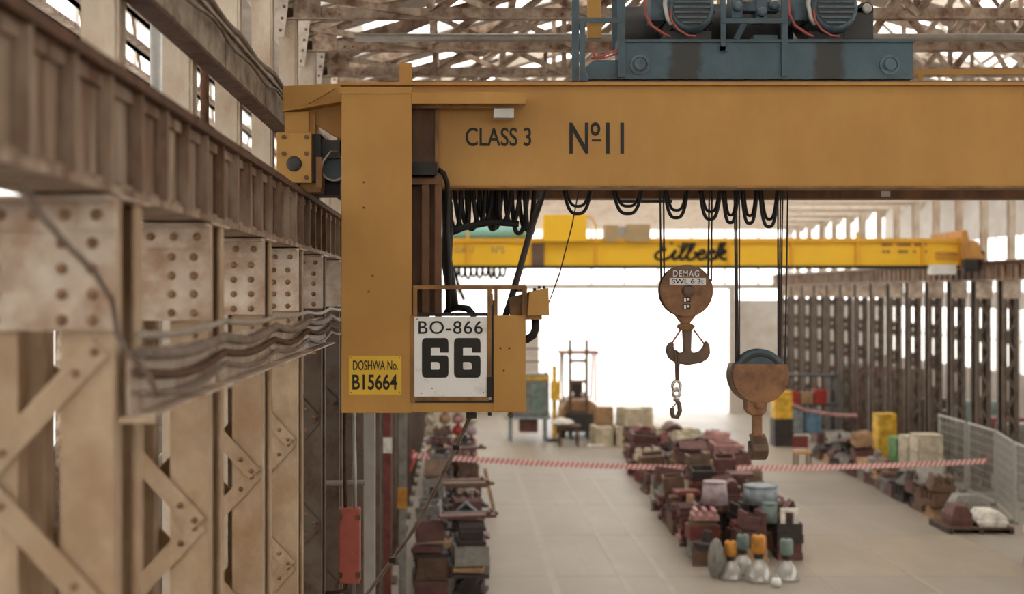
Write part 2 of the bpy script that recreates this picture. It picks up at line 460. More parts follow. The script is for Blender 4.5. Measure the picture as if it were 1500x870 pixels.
# ------------------------------------------------------------------ lattice columns that carry the crane rails
def lattice_column(d, sgn, xe, rivets, mp, ml, mg, label, group, pw=.2, cw=.56):
    """xe: the edge towards the hall; sgn -1 left row, +1 right row"""
    X = lambda u: xe + sgn * u
    r = thing('lattice_column', (X(.28), d + .2, 0), label, 'column', group)
    top = H + .36
    for dy, s2 in ((0, 1), (.45, -1)):
        for u0 in (0, cw - pw):
            y = d + dy
            mb = MB().box(X(u0), X(u0 + pw), y, y + s2 * .014, 0, top)
            mb.box(X(u0), X(u0 + .014), y + s2 * .014, y + s2 * .12, 0, top)
            mb.box(X(u0 + pw - .014), X(u0 + pw), y + s2 * .014, y + s2 * .12, 0, top)
            make_obj('post', mb, mp, r)
    z = H - .2; right = True
    i = 0
    while z > .35:
        a, b = (.05, cw - .05) if right else (cw - .05, .05)
        lb = make_obj('lacing_bar', MB().bar((X(a), d - .008 - .013 * (i % 2), z), (X(b), d - .008 - .013 * (i % 2), z - .5), .095, .012), ml, r)
        bb = make_obj('lacing_bar', MB().bar((X(cw - a), d + .459, z), (X(cw - b), d + .459, z - .5), .09, .012), ml, r)
        if rivets:
            for t in (.04, .2, .8, .96):
                rivet(lb, (X(a + (b - a) * t), d - .015 - .013 * (i % 2), z - .5 * t), .017, 'rivet_paint')
        z -= .5; right = not right; i += 1
    g = make_obj('gusset_plate', MB().box(X(-.02), X(cw + .04), d - .036, d - .022, H - .14, H + .36), mg, r)
    h = make_obj('cap_angle', MB().box(X(-.02), X(cw + .04), d - .05, d - .036, H + .235, H + .36).box(X(-.02), X(cw + .04), d - .17, d - .05, H + .346, H + .36), mg, r)
    make_obj('cap_plate', MB().box(X(-.03), X(cw + .06), d - .03, d + .48, top, top + .01), mg, r)
    b2 = make_obj('base_plate', MB().box(X(-.1), X(cw + .1), d - .1, d + .55, 0, .05), mp, r)
    if rivets:
        for zz in (.19, .093, -.003, -.1):
            for u in (.07, .185, .44, .55):
                rivet(g, (X(u), d - .036, H + zz), .022, 'rivet_paint')
        for u in (.05, .17, .29, .41, .53):
            rivet(h, (X(u), d - .05, H + .295), .022, 'rivet_paint')
    return r
LAB = {0: 'cream laced steel column with a loose cable looped over it',
       1: 'cream laced steel column above the long cable tray',
       2: 'cream laced steel column between the cable tray and the dark laced columns',
       3: 'cream laced steel column next to the dark laced columns by the crane leg'}
for k in range(0, 4):
    lattice_column(Y0 + S * k, -1, XL, True, 'column_paint', 'column_paint', 'plate_paint', LAB[k], 'laced columns under the near crane rail')
c4 = lattice_column(Y0 + S * 4, -1, XL, True, 'dark_shaded_column', 'dark_shaded_column', 'plate_paint', 'dark rusty laced steel column half behind the crane leg', 'laced columns under the near crane rail')
c5 = lattice_column(Y0 + S * 5, -1, XL, False, 'dark_shaded_column', 'dark_shaded_column', 'plate_paint', 'dark laced steel column beyond the crane leg beside the scrap heap', 'laced columns under the near crane rail')
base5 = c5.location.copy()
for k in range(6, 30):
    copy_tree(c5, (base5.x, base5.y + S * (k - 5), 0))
cr = lattice_column(30.0, 1, XR, False, 'dark_shaded_column', 'dark_shaded_column', 'plate_paint', 'dark laced steel column in the row beyond the mesh fence', 'laced columns under the far crane rail', .1, .42)
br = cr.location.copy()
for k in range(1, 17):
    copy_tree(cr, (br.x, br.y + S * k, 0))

# ------------------------------------------------------------------ rail girders
def rail_girder(name, xe, sgn, y0, y1, ys0, ys1, label):
    X = lambda u: xe + sgn * u
    r = thing(name, (X(.16), y0, H + .37), label, 'girder')
    make_obj('web', MB().box(X(.06), X(.085), y0, y1, H + .405, H + .825), 'girder_paint', r)
    make_obj('top_flange', MB().box(X(-.02), X(.34), y0, y1, H + .825, H + .87), 'rust_edge', r)
    make_obj('flange_angle', MB().box(X(.035), X(.06), y0, y1, H + .775, H + .825), 'girder_paint', r)
    make_obj('flange_angle', MB().box(X(.035), X(.06), y0, y1, H + .405, H + .44), 'girder_paint', r)
    make_obj('bottom_flange', MB().box(X(-.02), X(.34), y0, y1, H + .372, H + .405), 'girder_paint', r)
    make_obj('rail', MB().box(X(.13), X(.19), y0, y1, H + .87, H + .93), 'rail_steel', r)
    y = ys0; i = 0
    me = None
    while y < ys1:
        if me is None:
            o = make_obj('stiffener', MB().box(X(0), X(.06), ys0 - .012, ys0 + .012, H + .405, H + .825).box(X(.052), X(.06), ys0 - .012, ys0 + .06, H + .405, H + .825), 'girder_paint', r); me = o
        else:
            o = me.copy(); COL.objects.link(o); o.location = (0, y - ys0, 0)
        y += S / 4 if i % 4 in (0, 2, 3) else S / 4; i += 1
    return r
rail_girder('rail_girder', XL, -1, 1.0, YF, Y0 - 5 * S / 4, 15, 'long rust-streaked riveted girder carrying the rail over the cream columns')
rail_girder('rail_girder', XR, 1, 24.0, YF, 30.0, 61, 'long pale rail girder over the dark columns beyond the mesh fence')

# ------------------------------------------------------------------ building posts, trusses
def hpost(d, xe, sgn, label, group, zb=0.0):
    X = lambda u: xe + sgn * u
    mb = MB().box(X(0), X(.2), d, d + .014, zb, H + 3.5).box(X(0), X(.2), d + .13, d + .144, zb, H + 3.5).box(X(.09), X(.11), d + .014, d + .13, zb, H + 3.5)
    r = thing('wall_post', (X(.1), d + .07, zb), label, 'post', group)
    make_obj('section', mb, 'post_paint', r)
    make_obj('flange_plate', MB().box(X(.02), X(.085), d - .01, d, H + .4, H + 3.0), 'post_paint', r)
    make_obj('foot', MB().box(X(-.03), X(.23), d - .03, d + .17, zb, zb + .03), 'post_paint', r)
    return r
ORD = ('first', 'second', 'third', 'fourth', 'fifth', 'sixth')
p0 = hpost(Y0 + S, -1.765, -1, 'pale steel post behind the rail girder, the first along the cable beam', 'pale posts behind the near rail girder')
for k in range(2, 12):
    copy_tree(p0, (p0.location.x, p0.location.y + S * (k - 1), 0), label='pale steel post behind the rail girder, the %s along the cable beam' % ORD[k - 1] if k < 5 else 'pale steel post hidden behind the near crane')
p1 = hpost(30.0 + .15, 15.2, 1, 'pale steel post rising on the far rail girder row', 'pale posts on the far column row', H + .93)
for k in range(1, 17):
    copy_tree(p1, (p1.location.x, p1.location.y + S * k, p1.location.z))

def truss(d, near, label, group):
    r = thing('roof_truss', (mid, d, H + 3.0), label, 'truss', group)
    zb = H + 3.0; tm = 'truss_paint' if near else 'truss_lit_pale'
    xa, xb = -2.1, 15.8
    make_obj('bottom_chord', MB().box(xa, xb, d, d + .015, zb, zb + .14).box(xa, xb, d - .09, d, zb, zb + .014), tm, r)
    zt = lambda x: zroof(x) - .2
    for a, b in ((xa, mid), (mid, xb)):
        make_obj('top_chord', MB().bar((a, d, zt(a)), (b, d, zt(b)), .14, .1), tm, r)
    n = 10 if near else 7; w = (xb - xa) / n
    lat = MB()
    for i in range(n):
        x0 = xa + w * i; x1 = x0 + w
        A = ((x0, d + .03, zb + .06), (x1, d + .03, zt(x1)))
        B = ((x0, d - .02, zt(x0)), (x1, d - .02, zb + .06))
        V = ((x1, d + .04, zb + .05), (x1, d + .04, zt(x1)))
        if near:
            make_obj('diagonal', MB().bar(*A, .10, .014).bar(Vector(A[0]) + Vector((-.05, -.03, 0)), Vector(A[1]) + Vector((-.05, -.03, 0)), .014, .06), tm, r)
            make_obj('diagonal', MB().bar(*B, .075, .014), tm, r)
            if i < n - 1: make_obj('vertical', MB().bar(*V, .07, .012), tm, r)
        else:
            lat.bar(*A, .07, .014); lat.bar(*B, .06, .014)
    if not near:
        stuff(make_obj('web_lattice', lat, tm, r))
    for sgn, xe in ((-1, -1.80), (1, 15.5)):
        X = lambda u: xe + sgn * u
        g = make_obj('end_gusset', MB().prism([(X(0), zb + .5), (X(.09), zb - .2), (X(.24), zb - .2), (X(.5), zb + .2), (X(.5), zb + .5)], d - .115, d - .1), 'gusset_paint', r)
        make_obj('end_plate', MB().box(X(-.3), X(0), d - .02, d - .005, zb + .02, zb + .36), tm, r)
        if near and sgn < 0:
            for j in range(4):
                rivet(g, (X(.13 - .02 * j), d - .115, zb - .13 + .13 * j), .018, 'rivet_paint')
    if near:
        for j in range(3):
            for q in (0, .1):
                rivet(r, (-1.4 + 1.278 * j * 2 + q, d, zb + .07), .016, 'rivet_paint')
    return r
# those over the near crane, then those beyond; all but the nearest look alike
for k in range(5, 10):
    last = truss(Y0 + S * k, True, 'rusty riveted roof truss, the %s behind the near crane' % ORD[k - 5], 'roof trusses behind the near crane')
far = truss(Y0 + S * 10, False, 'pale roof truss high over the far end of the hall', 'roof trusses towards the far end')
k = 11
while Y0 + S * k < YF - .3:
    copy_tree(far, (far.location.x, Y0 + S * k, far.location.z)); k += 1
# nearer ones above the frame
for k in (0, 2, 4):
    copy_tree(far, (far.location.x, Y0 + S * k, far.location.z), label='pale roof truss above the near crane trolley')

tag(make_obj('roof_pipe', MB().cyl((-1.2, 15.2, H + 375 * 15.2 / F), (9.5, 15.2, H + 375 * 15.2 / F), .05, n=12), 'conduit', smooth=True, base=(0, 15.2, H + 3)), 'long grey pipe slung between the first roof trusses', 'pipe')

# ------------------------------------------------------------------ cable beam high on the left
r = thing('cable_beam', (-1.62, 1, H + 1.5), 'grey chipped channel beam with cables lying on its top edge', 'beam')
make_obj('web', MB().box(-1.66, -1.63, 1, 20, H + 1.55, H + 1.84), 'beam_paint', r)
make_obj('bottom_flange', MB().box(-1.74, -1.60, 1, 20, H + 1.53, H + 1.555), 'rust_edge', r)
make_obj('top_flange', MB().box(-1.74, -1.60, 1, 20, H + 1.835, H + 1.86), 'beam_paint', r)
for y in (5.3, 7.2, 9.1, 11.0):
    make_obj('splice_plate', MB().box(-1.63, -1.622, y, y + .3, H + 1.58, H + 1.82), 'beam_paint', r)
for i, (x, z, rr, lab) in enumerate(((-1.62, 1.91, .024, 'thick grey cable lying along the top of the cable beam'), (-1.69, 1.97, .018, 'pale cable strung loosely just over the cable beam'), (-1.737, 2.08, .014, 'shiny thin cable sagging above the cable beam'), (-1.582, 1.78, .012, 'thin cable drooping over the side of the cable beam'))):
    pts = []
    for j in range(60):
        y = 1.5 + j * .3
        sag = .05 * abs(math.sin(y * 1.1 + i)) if i else 0
        pts.append((x + .008 * math.sin(y * 2.3 + i), y, H + z - sag + (.02 * math.sin(y * 4 + i * 2))))
    tag(make_obj('power_cable', MB().tube(pts, rr, 6), 'conduit' if i in (1, 2) else 'cable_grey', smooth=True, base=(x, 1.5, H + z)), lab, 'cable')

# ------------------------------------------------------------------ cable tray and cables along the cream columns
r = thing('cable_tray', (-1.25, 5, H - .45), 'pale sheet cable tray hung along the cream columns', 'cable tray')
for a, b in ((4.95, 6.72), (6.82, 8.6), (8.7, 10.45), (10.55, 12.3)):
    make_obj('tray_sheet', MB().box(-1.265, -1.25, a, b, H - .47, H - .22).box(-1.25, -1.16, a, b, H - .47, H - .46), 'plate_paint', r)
for y in (4.93, 6.77, 8.65, 10.5):
    make_obj('bracket', MB().box(-1.28, -1.15, y - .02, y + .02, H - .49, H - .472), 'column_paint', r)
CT = ((-.15, .016, 'conduit', 'pale', .02), (-.22, .026, 'cable_grey', 'thick grey', .045), (-.30, .02, 'rust_edge', 'rust-brown', .05), (-.37, .014, 'cable_grey', 'thin grey', .05))
for i, (z, rr, mt, word, sg) in enumerate(CT):
    pts = []
    for j in range(90):
        y = 4.97 + j * .1
        ph = ((y - Y0) / S) % 1
        pts.append((-1.215 + .008 * (i % 2), y, H + z - sg * math.sin(math.pi * ph) ** 1.0 + .006 * math.sin(y * 2.1 + i * 2)))
    tag(make_obj('power_cable', MB().tube(pts, rr, 8), mt, smooth=True, base=(-1.2, 4.97, H + z)), 'sagging %s cable in the bundle along the cable tray' % word, 'cable', 'cables along the cable tray')
pts = [P(30, 262, 3.75), P(60, 315, 3.95), P(100, 360, 4.25), P(140, 400, 4.5), P(165, 440, 4.65), P(172, 490, 4.72), P(190, 520, 4.72), P(215, 545, 4.75), P(232, 580, 4.78)]
tag(make_obj('loose_cable', MB().tube(pts, .011, 7), 'cable_grey', smooth=True, base=pts[-1]), 'loose grey cable hanging from the rail girder over the first cream column', 'cable')

# things seen through the lattice: pipes and ducts of the side aisle
for x, rr, lab, mt in ((-3.2, .09, 'fat pale pipe standing in the side aisle', 'galv'), (-4.0, .06, 'thin pale pipe standing in the side aisle', 'galv'), (-2.6, .045, 'brown standing pipe close behind the laced columns', 'rust_edge')):
    y = 11 + abs(x) * .9
    q = thing('standing_pipe', (x, y, 0), lab, 'pipe')
    make_obj('pipe', MB().cyl((x, y, 0), (x, y, H + 3.45), rr, n=12), mt, q, smooth=True)
    for z in (2.0, 4.2):
        make_obj('collar', MB().cyl((x, y, z), (x, y, z + .08), rr * 1.35, n=12), mt, q, smooth=True)
q = thing('sloping_duct', (-3.3, 7.6, H - 2.6), 'pale jointed duct sloping upward behind the cream columns', 'duct')
a, b = Vector((-3.2, 9.6, H - 2.2)), Vector((-3.0, 11.0, H - 1.9))
dv = (b - a)
make_obj('duct', MB().cyl(a - dv * 3, b + dv * 1.2, .08, n=12), 'galv', q, smooth=True)
for t in (-1.5, .2, 1.4):
    c = a + dv * t; make_obj('joint_ring', MB().cyl(c, c + dv * .12, .1, n=12), 'galv', q, smooth=True)
for i, (x, y, wd, dp, hh, mt, lab) in enumerate(((-4.3, 9.5, 1.2, .7, 2.6, 'j_charcoal', 'dark steel cupboard in the side aisle'), (-4.6, 13.5, 1.4, .8, 2.0, 'j_brown', 'brown steel cupboard in the side aisle'), (-3.6, 17.5, 1.1, .8, 3.0, 'j_charcoal', 'tall dark switch cabinet in the side aisle'))):
    q = thing('cupboard', (x, y, 0), lab, 'cupboard')
    make_obj('body', MB().box(x - wd/2, x + wd/2, y, y + dp, .08, hh), mt, q, bevel=.01)
    for sx in (-1, 1):
        dr = make_obj('door', MB().box(x + (sx - 1) * wd/4 + .02, x + (sx + 1) * wd/4 - .02, y - .02, y, .14, hh - .06), mt, q)
        make_obj('handle', MB().box(x + sx * .06 - .012, x + sx * .06 + .012, y - .05, y - .02, hh * .5, hh * .5 + .15), 'galv', dr)
    make_obj('plinth', MB().box(x - wd/2 + .04, x + wd/2 - .04, y + .04, y + dp - .04, 0, .08), 'j_charcoal', q)
# cross bracing of the side aisle wall
for k in range(8):
    y = 9 + 3.74 * k
    q = thing('wall_brace', (-6.0, y, H), 'brown crossed brace in front of the side aisle windows', 'brace', 'braces of the side aisle wall')
    make_obj('diagonal', MB().bar((-6.1, y, H + .6), (-6.1, y + 3.4, H + 5.4), .14, .03, (1, 0, 0)), 'truss_paint', q)
    make_obj('diagonal', MB().bar((-6.05, y + 3.4, H + .6), (-6.05, y, H + 5.4), .14, .03, (1, 0, 0)), 'truss_paint', q)
    make_obj('upright', MB().box(-6.2, -6.0, y + 3.5, y + 3.66, 0, H + 3.45), 'truss_paint', q)
for z, lab in ((.55, 'brown lower wall rail below the high side aisle windows'), (1.75, 'brown middle wall rail across the high side aisle windows'), (2.9, 'brown upper wall rail across the high side aisle windows'), (3.98, 'brown wall rail, third from the top of the side aisle windows'), (4.5, 'brown wall rail, second from the top of the side aisle windows'), (5.12, 'brown wall rail at the very top of the side aisle windows')):
    tag(make_obj('wall_rail', MB().box(-6.0, -5.86, 5, 50, H + z, H + z + .18).box(-6.0, -5.7, 5, 50, H + z, H + z + .015), 'truss_paint', base=(-5.9, 5, H + z)), lab, 'rail')

# ------------------------------------------------------------------ the near crane
crane = thing('overhead_crane', (-1.37, D, H + .93), 'ochre yellow double-girder overhead crane with operator platform and sign 66', 'crane')
g = make_obj('front_girder', MB().box(P(603, 0, D).x, 14.6, D, D + .26, H + .925, H + 1.79), 'crane_yellow', crane, bevel=.006)
make_obj('top_flange', MB().box(P(497, 0, D).x, 14.6, D - .05, D + .32, H + 1.79, H + 1.815), 'crane_yellow', g)
make_obj('bottom_flange', MB().box(P(640, 0, D).x, 14.6, D - .02, D + .28, H + .91, H + .925), 'crane_yellow_dirty', g)
make_obj('trolley_rail', MB().box(P(585, 0, D).x, 14.4, D + .08, D + .14, H + 1.815, H + 1.85), 'rail_steel', g)
make_obj('lettering', text_mb('CLASS 3', 682, 187, 778, 214, D, weight=.012), 'black_paint', g)
make_obj('lettering', text_mb('Nº11', 834, 179, 914, 225, D, weight=.014), 'black_paint', g)
make_obj('underline', MB().pbox(867, 204, 881, 207, D - .004, D + .002), 'black_paint', g)
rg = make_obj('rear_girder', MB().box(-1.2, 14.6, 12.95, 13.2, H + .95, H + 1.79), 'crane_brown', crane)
make_obj('trolley_rail', MB().box(-.5, 14.4, 13.05, 13.11, H + 1.79, H + 1.85), 'rail_steel', rg)
make_obj('data_plate', MB().pbox(1291, 280, 1304, 288, 12.945, 12.955), 'steel_pale', rg)
# left end: arm, end carriage, wheel box
arm = make_obj('end_arm', MB().pprism([(414, 126), (500, 122), (500, 150), (470, 155), (445, 160), (414, 164)], D - .02, D + .1), 'crane_yellow', crane, bevel=.005)
make_obj('arm_web', MB().pprism([(440, 126), (505, 126), (505, 206), (488, 198), (462, 182), (440, 182)], D + .1, D + .18), 'crane_yellow', arm)
make_obj('arm_flange', MB().bar(P(414, 164, D), P(500, 150, D), .012, .16), 'crane_yellow', arm)
make_obj('arm_stiffener', MB().bar(P(452, 150, D - .02), P(490, 128, D - .02), .03, .06), 'crane_yellow', arm)
make_obj('carriage_neck', MB().pbox(417, 164, 452, 197, D - .03, D + .3).pbox(452, 164, 462, 197, D + .05, D + .3), 'crane_yellow', crane)
ec = make_obj('end_carriage', MB().box(-1.50, -1.28, D + .3, 13.5, H + 1.0, H + 1.40), 'crane_yellow_dirty', crane)
wb = make_obj('wheel_box', MB().pbox(405, 194, 456, 268, D - .12, D + .3), 'crane_yellow', crane, bevel=.006)
make_obj('box_side', MB().pbox(456, 196, 470, 266, D - .05, D + .3), 'black_paint', wb)
make_obj('box_foot', MB().pbox(440, 268, 470, 281, D - .02, D + .25).pbox(463, 230, 471, 275, D - .06, D + .2), 'crane_yellow_dirty', wb)
for x, y in ((416, 201), (449, 201), (416, 225), (449, 225), (449, 260)):
    c = P(x, y, D - .12); make_obj('bolt', MB().cyl(c, c - Vector((0, .02, 0)), .02, n=6), 'bolt_steel', wb)
c = P(431, 240, D - .12)
make_obj('bearing_cover', MB().lathe([(.066, 0), (.066, -.012), (.05, -.02), (.02, -.028)], c, 16, 'y'), 'grey_dark', wb, smooth=True)
for k, yy in enumerate((D + .08, 13.3)):
    wc = Vector((XL - .16, yy, H + .93 + .17))
    wh = make_obj('wheel', MB().lathe([(.12, -.06), (.19, -.055), (.19, -.04), (.165, -.035), (.165, .035), (.19, .04), (.19, .055), (.12, .06)], wc, 20, 'x'), 'rail_steel', crane, smooth=True)
# motor beside the leg
mc = P(489, 246, D + .1)
mo = make_obj('travel_motor', MB().cyl(mc, mc + Vector((0, .45, 0)), .105, n=22), 'blue_grey', crane, smooth=True)
make_obj('motor_cowl', MB().lathe([(.098, .03), (.104, 0), (.118, 0), (.118, .06), (.105, .06)], mc - Vector((0, .03, 0)), 22, 'y', caps=False), 'steel_pale', mo, smooth=True)
make_obj('gearbox', MB().pbox(470, 205, 498, 232, D + .05, D + .4).pbox(456, 232, 498, 286, D + .3, D + .6), 'grey_dark', mo)
make_obj('motor_cable', MB().tube([P(470, 252, D), P(474, 235, D - .03), P(484, 222, D - .02), P(496, 222, D + .05)], .008, 6), 'steel_pale', mo, smooth=True)
# leg
leg = make_obj('platform_leg', MB().pbox(500, 136, 603, 605, DC, DC + .018).pbox(500, 136, 503, 605, DC + .018, D + .25), 'crane_yellow', crane, bevel=.004)
make_obj('leg_top_lip', MB().pbox(498, 127, 603, 137, DC - .012, D), 'crane_yellow', leg)
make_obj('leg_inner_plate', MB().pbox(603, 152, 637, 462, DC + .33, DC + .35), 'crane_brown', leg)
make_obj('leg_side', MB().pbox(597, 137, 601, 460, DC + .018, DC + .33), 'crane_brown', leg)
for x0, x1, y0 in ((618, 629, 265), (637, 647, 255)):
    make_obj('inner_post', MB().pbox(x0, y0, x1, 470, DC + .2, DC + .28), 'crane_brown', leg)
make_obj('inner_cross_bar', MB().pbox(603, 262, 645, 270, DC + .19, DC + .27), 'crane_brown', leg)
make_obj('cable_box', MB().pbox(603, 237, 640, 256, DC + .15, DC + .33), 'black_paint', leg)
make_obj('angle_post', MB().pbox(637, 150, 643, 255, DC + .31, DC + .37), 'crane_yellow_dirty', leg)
cn = make_obj('canopy', MB().pbox(603, 135, 771, 152, DC, DC + .012).pbox(603, 135, 771, 139, DC + .012, D), 'crane_yellow', crane, bevel=.003)
make_obj('canopy_gusset', MB().pprism([(603, 152), (771, 152), (765, 158), (603, 158)], DC + .15, DC + .17), 'crane_yellow_dirty', cn)
lp = make_obj('platform_lamp', MB().pbox(723, 158, 753, 173, DC + .1, DC + .24), 'steel_pale', cn, bevel=.006)
make_obj('upper_post', MB().pbox(585, 92, 603, 124, D - .03, D + .05), 'crane_yellow', crane)
for x, y in ((533, 267), (533, 304), (540, 427), (546, 404)):
    c = P(x, y, DC); make_obj('bolt', MB().cyl(c, c - Vector((0, .006, 0)), .01, n=8), 'bolt_steel', leg)
# yellow id plate
pl = make_obj('number_plate', MB().pbox(511, 521, 588, 578, DC - .004, DC), 'sign_yellow', leg)
make_obj('lettering', text_mb('DOSHWA No.', 517, 528, 583, 542, DC - .004, .002, weight=.012), 'black_paint', pl)
make_obj('lettering', text_mb('B15664', 516, 548, 582, 571, DC - .004, .002, weight=.02), 'black_paint', pl)
for x, y in ((514, 524), (585, 524), (514, 575), (585, 575)):
    c = P(x, y, DC - .004); make_obj('screw', MB().cyl(c, c - Vector((0, .003, 0)), .006, n=6), 'bolt_steel', pl)
# platform: deck beam, panels, railing
pf = make_obj('platform_floor', MB().pbox(603.5, 589, 766, 604, DC + .004, DC + 1.1), 'crane_yellow', crane, bevel=.004)
make_obj('eye_bolt', MB().lathe([(.018, -.006), (.026, -.006), (.026, .006), (.018, .006)], P(748, 608, DC + .1), 12, 'y'), 'bolt_steel', pf)
make_obj('cable_clamp', MB().pbox(683, 605, 698, 613, DC + .05, DC + .15).pbox(715, 605, 720, 609, DC + .05, DC + .15), 'black_paint', pf)
fr = make_obj('sign_frame', MB().pbox(601, 462, 608, 590, DC - .006, DC + .04).pbox(608, 580, 716, 587, DC - .006, DC + .04).pbox(713, 462, 720, 580, DC - .006, DC + .04), 'crane_yellow_dirty', crane, bevel=.002)
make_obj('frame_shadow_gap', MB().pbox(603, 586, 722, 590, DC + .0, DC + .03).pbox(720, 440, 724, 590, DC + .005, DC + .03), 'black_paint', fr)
sg = make_obj('number_sign', MB().pbox(607, 464, 713, 581, DC - .012, DC - .004), 'sign_white', crane, bevel=.002)
make_obj('lettering', text_mb('BO-866', 613, 470, 707, 489, DC - .012, .003, weight=.006, spacing=1.1), 'black_paint', sg)
for x, y in ((617, 576), (708, 575), (633, 569), (611, 467)):
    c = P(x, y, DC - .012); make_obj('screw', MB().cyl(c, c - Vector((0, .003, 0)), .006, n=6), 'bolt_steel', sg)
def block_six(x0, y0, x1, y1, d):
    """slab numeral six with rounded corners, drawn as a 2D outline with a counter"""
    cu = bpy.data.curves.new('numeral', 'CURVE'); cu.dimensions = '2D'; cu.fill_mode = 'BOTH'; cu.extrude = .0015
    def rr(pts):
        out = []
        n = len(pts)
        for i, (x, y, r) in enumerate(pts):
            if r == 0: out.append((x, y)); continue
            px, py, _ = pts[i-1]; qx, qy, _ = pts[(i+1) % n]
            a = Vector((px - x, py - y)).normalized(); b = Vector((qx - x, qy - y)).normalized()
            c = Vector((x, y))
            for t in range(5):
                u = t / 4
                out.append(tuple((c + a * r) * (1-u)**2 + c * (2*u*(1-u)) + (c + b * r) * u**2))
        return out
    outer = rr([(0,0,.14), (1,0,.14), (1,.62,.12), (.6,.62,.0), (.32,.52,.0), (.32,.76,.03), (.66,.76,.03), (.66,.62,.0), (1,.62,.0), (1,1,.14), (0,1,.14)])
    outer = rr([(0,0,.14), (1,0,.14), (1,.56,.12), (.34,.56,.0), (.34,.76,.03), (.68,.76,.03), (.68,.63,.0), (1,.63,.0), (1,1,.14), (0,1,.14)])
    inner = rr([(.34,.2,.05), (.34,.39,.03), (.67,.39,.1), (.67,.2,.05)])
    for loop in (outer, inner):
        sp = cu.splines.new('POLY'); sp.points.add(len(loop) - 1)
        for p, (x, y) in zip(sp.points, loop): p.co = (x, y, 0, 1)
        sp.use_cyclic_u = True
    ob = bpy.data.objects.new('tmp', cu); COL.objects.link(ob)
    me = bpy.data.meshes.new_from_object(ob.evaluated_get(bpy.context.evaluated_depsgraph_get()))
    vs = [v.co.copy() for v in me.vertices]; fs = [tuple(p.vertices) for p in me.polygons]
    bpy.data.objects.remove(ob); bpy.data.meshes.remove(me)
    a = P(x0, y0, d); b = P(x1, y1, d)
    m = MB(); m.add([(a.x + v.x * (b.x - a.x), d - (.003 if v.z > 0 else -.001), b.z + v.y * (a.z - b.z)) for v in vs], fs)
    return m
make_obj('numeral', block_six(618, 495, 657, 553, DC - .012), 'black_paint', sg)
make_obj('numeral', block_six(665, 495, 704, 553, DC - .012), 'black_paint', sg)
pp = make_obj('platform_panel', MB().pbox(723, 462, 770, 603, DC - .008, DC + .012).pbox(766, 462, 770, 603, DC + .012, DC + 1.05), 'crane_yellow', crane, bevel=.003)
make_obj('hinge', MB().pbox(713, 552, 721, 582, DC - .02, DC - .005), 'black_paint', pp)
make_obj('latch', MB().pbox(716, 430, 722, 446, DC - .02, DC + .0), 'crane_yellow_dirty', pp)
for x, y in ((733, 510), (746, 510), (738, 543)):
    c = P(x, y, DC - .008); make_obj('hole', MB().cyl(c, c - Vector((0, .002, 0)), .009, n=8), 'black_paint', pp)
rl = make_obj('railing', MB().pbox(605, 418, 770, 424, DC, DC + .035), 'crane_yellow_dirty', crane)
for x0, x1 in ((605, 611), (714, 720), (724, 729), (765, 772)):
    make_obj('railing_post', MB().pbox(x0, 419, x1, 466, DC + .001, DC + .034), 'crane_yellow_dirty', rl)
a = P(767, 421, DC)
make_obj('railing_side', MB().box(a.x - .03, a.x + .005, DC + .035, DC + 1.05, a.z - .035, a.z), 'crane_yellow_dirty', rl)
a = P(607, 421, DC)
make_obj('railing_side', MB().box(a.x - .01, a.x + .02, DC + .035, DC + .5, a.z - .035, a.z), 'crane_yellow_dirty', rl)
make_obj('kick_board', MB().pbox(605, 458, 722, 463, DC + .02, DC + .05), 'black_paint', rl)
cb = make_obj('control_box', MB().prism([(P(775, 0, DC).x, P(0, 428, DC).z), (P(803, 0, DC).x, P(0, 422, DC).z), (P(804, 0, DC).x, P(0, 462, DC).z), (P(772, 0, DC).x, P(0, 462, DC).z)], DC - .06, DC + .3), 'crane_yellow', crane, bevel=.005)
make_obj('box_wing', MB().pprism([(748, 436), (776, 428), (774, 462), (748, 462)], DC + .08, DC + .3), 'crane_yellow_dirty', cb)
make_obj('box_base', MB().pbox(770, 462, 794, 468, DC - .03, DC + .25), 'crane_yellow_dirty', cb)
for x, y in ((783, 424), (790, 421), (797, 421)):
    c = P(x, y, DC + .05); make_obj('push_button', MB().cyl(c - Vector((0, 0, .01)), c + Vector((0, 0, .012)), .012, n=8), 'black_paint', cb)
make_obj('control_hose', MB().tube([P(784, 466, DC + .05), P(785, 480, DC + .05), P(781, 491, DC + .05), P(772, 497, DC + .06), P(766, 498, DC + .08)], .034, 10), 'black_rubber', cb, smooth=True)
# far end of the crane
make_obj('end_carriage', MB().box(14.6, 15.0, D - .3, 13.7, H + .95, H + 1.5), 'crane_yellow', crane)
for yy in (D - .05, 13.4):
    make_obj('wheel', MB().lathe([(.12, -.06), (.19, -.055), (.165, -.03), (.165, .03), (.19, .055), (.12, .06)], (15.16, yy, H + 1.1), 20, 'x'), 'rail_steel', crane, smooth=True)
make_obj('walkway', MB().box(-.6, 14.4, 13.25, 13.7, H + 1.72, H + 1.76), 'crane_yellow_dirty', crane)
make_obj('walkway_rail', MB().pbox(1340, 101, 1600, 109, 13.7, 13.74).pbox(1345, 109, 1352, 120, 13.7, 13.74), 'crane_yellow', crane)

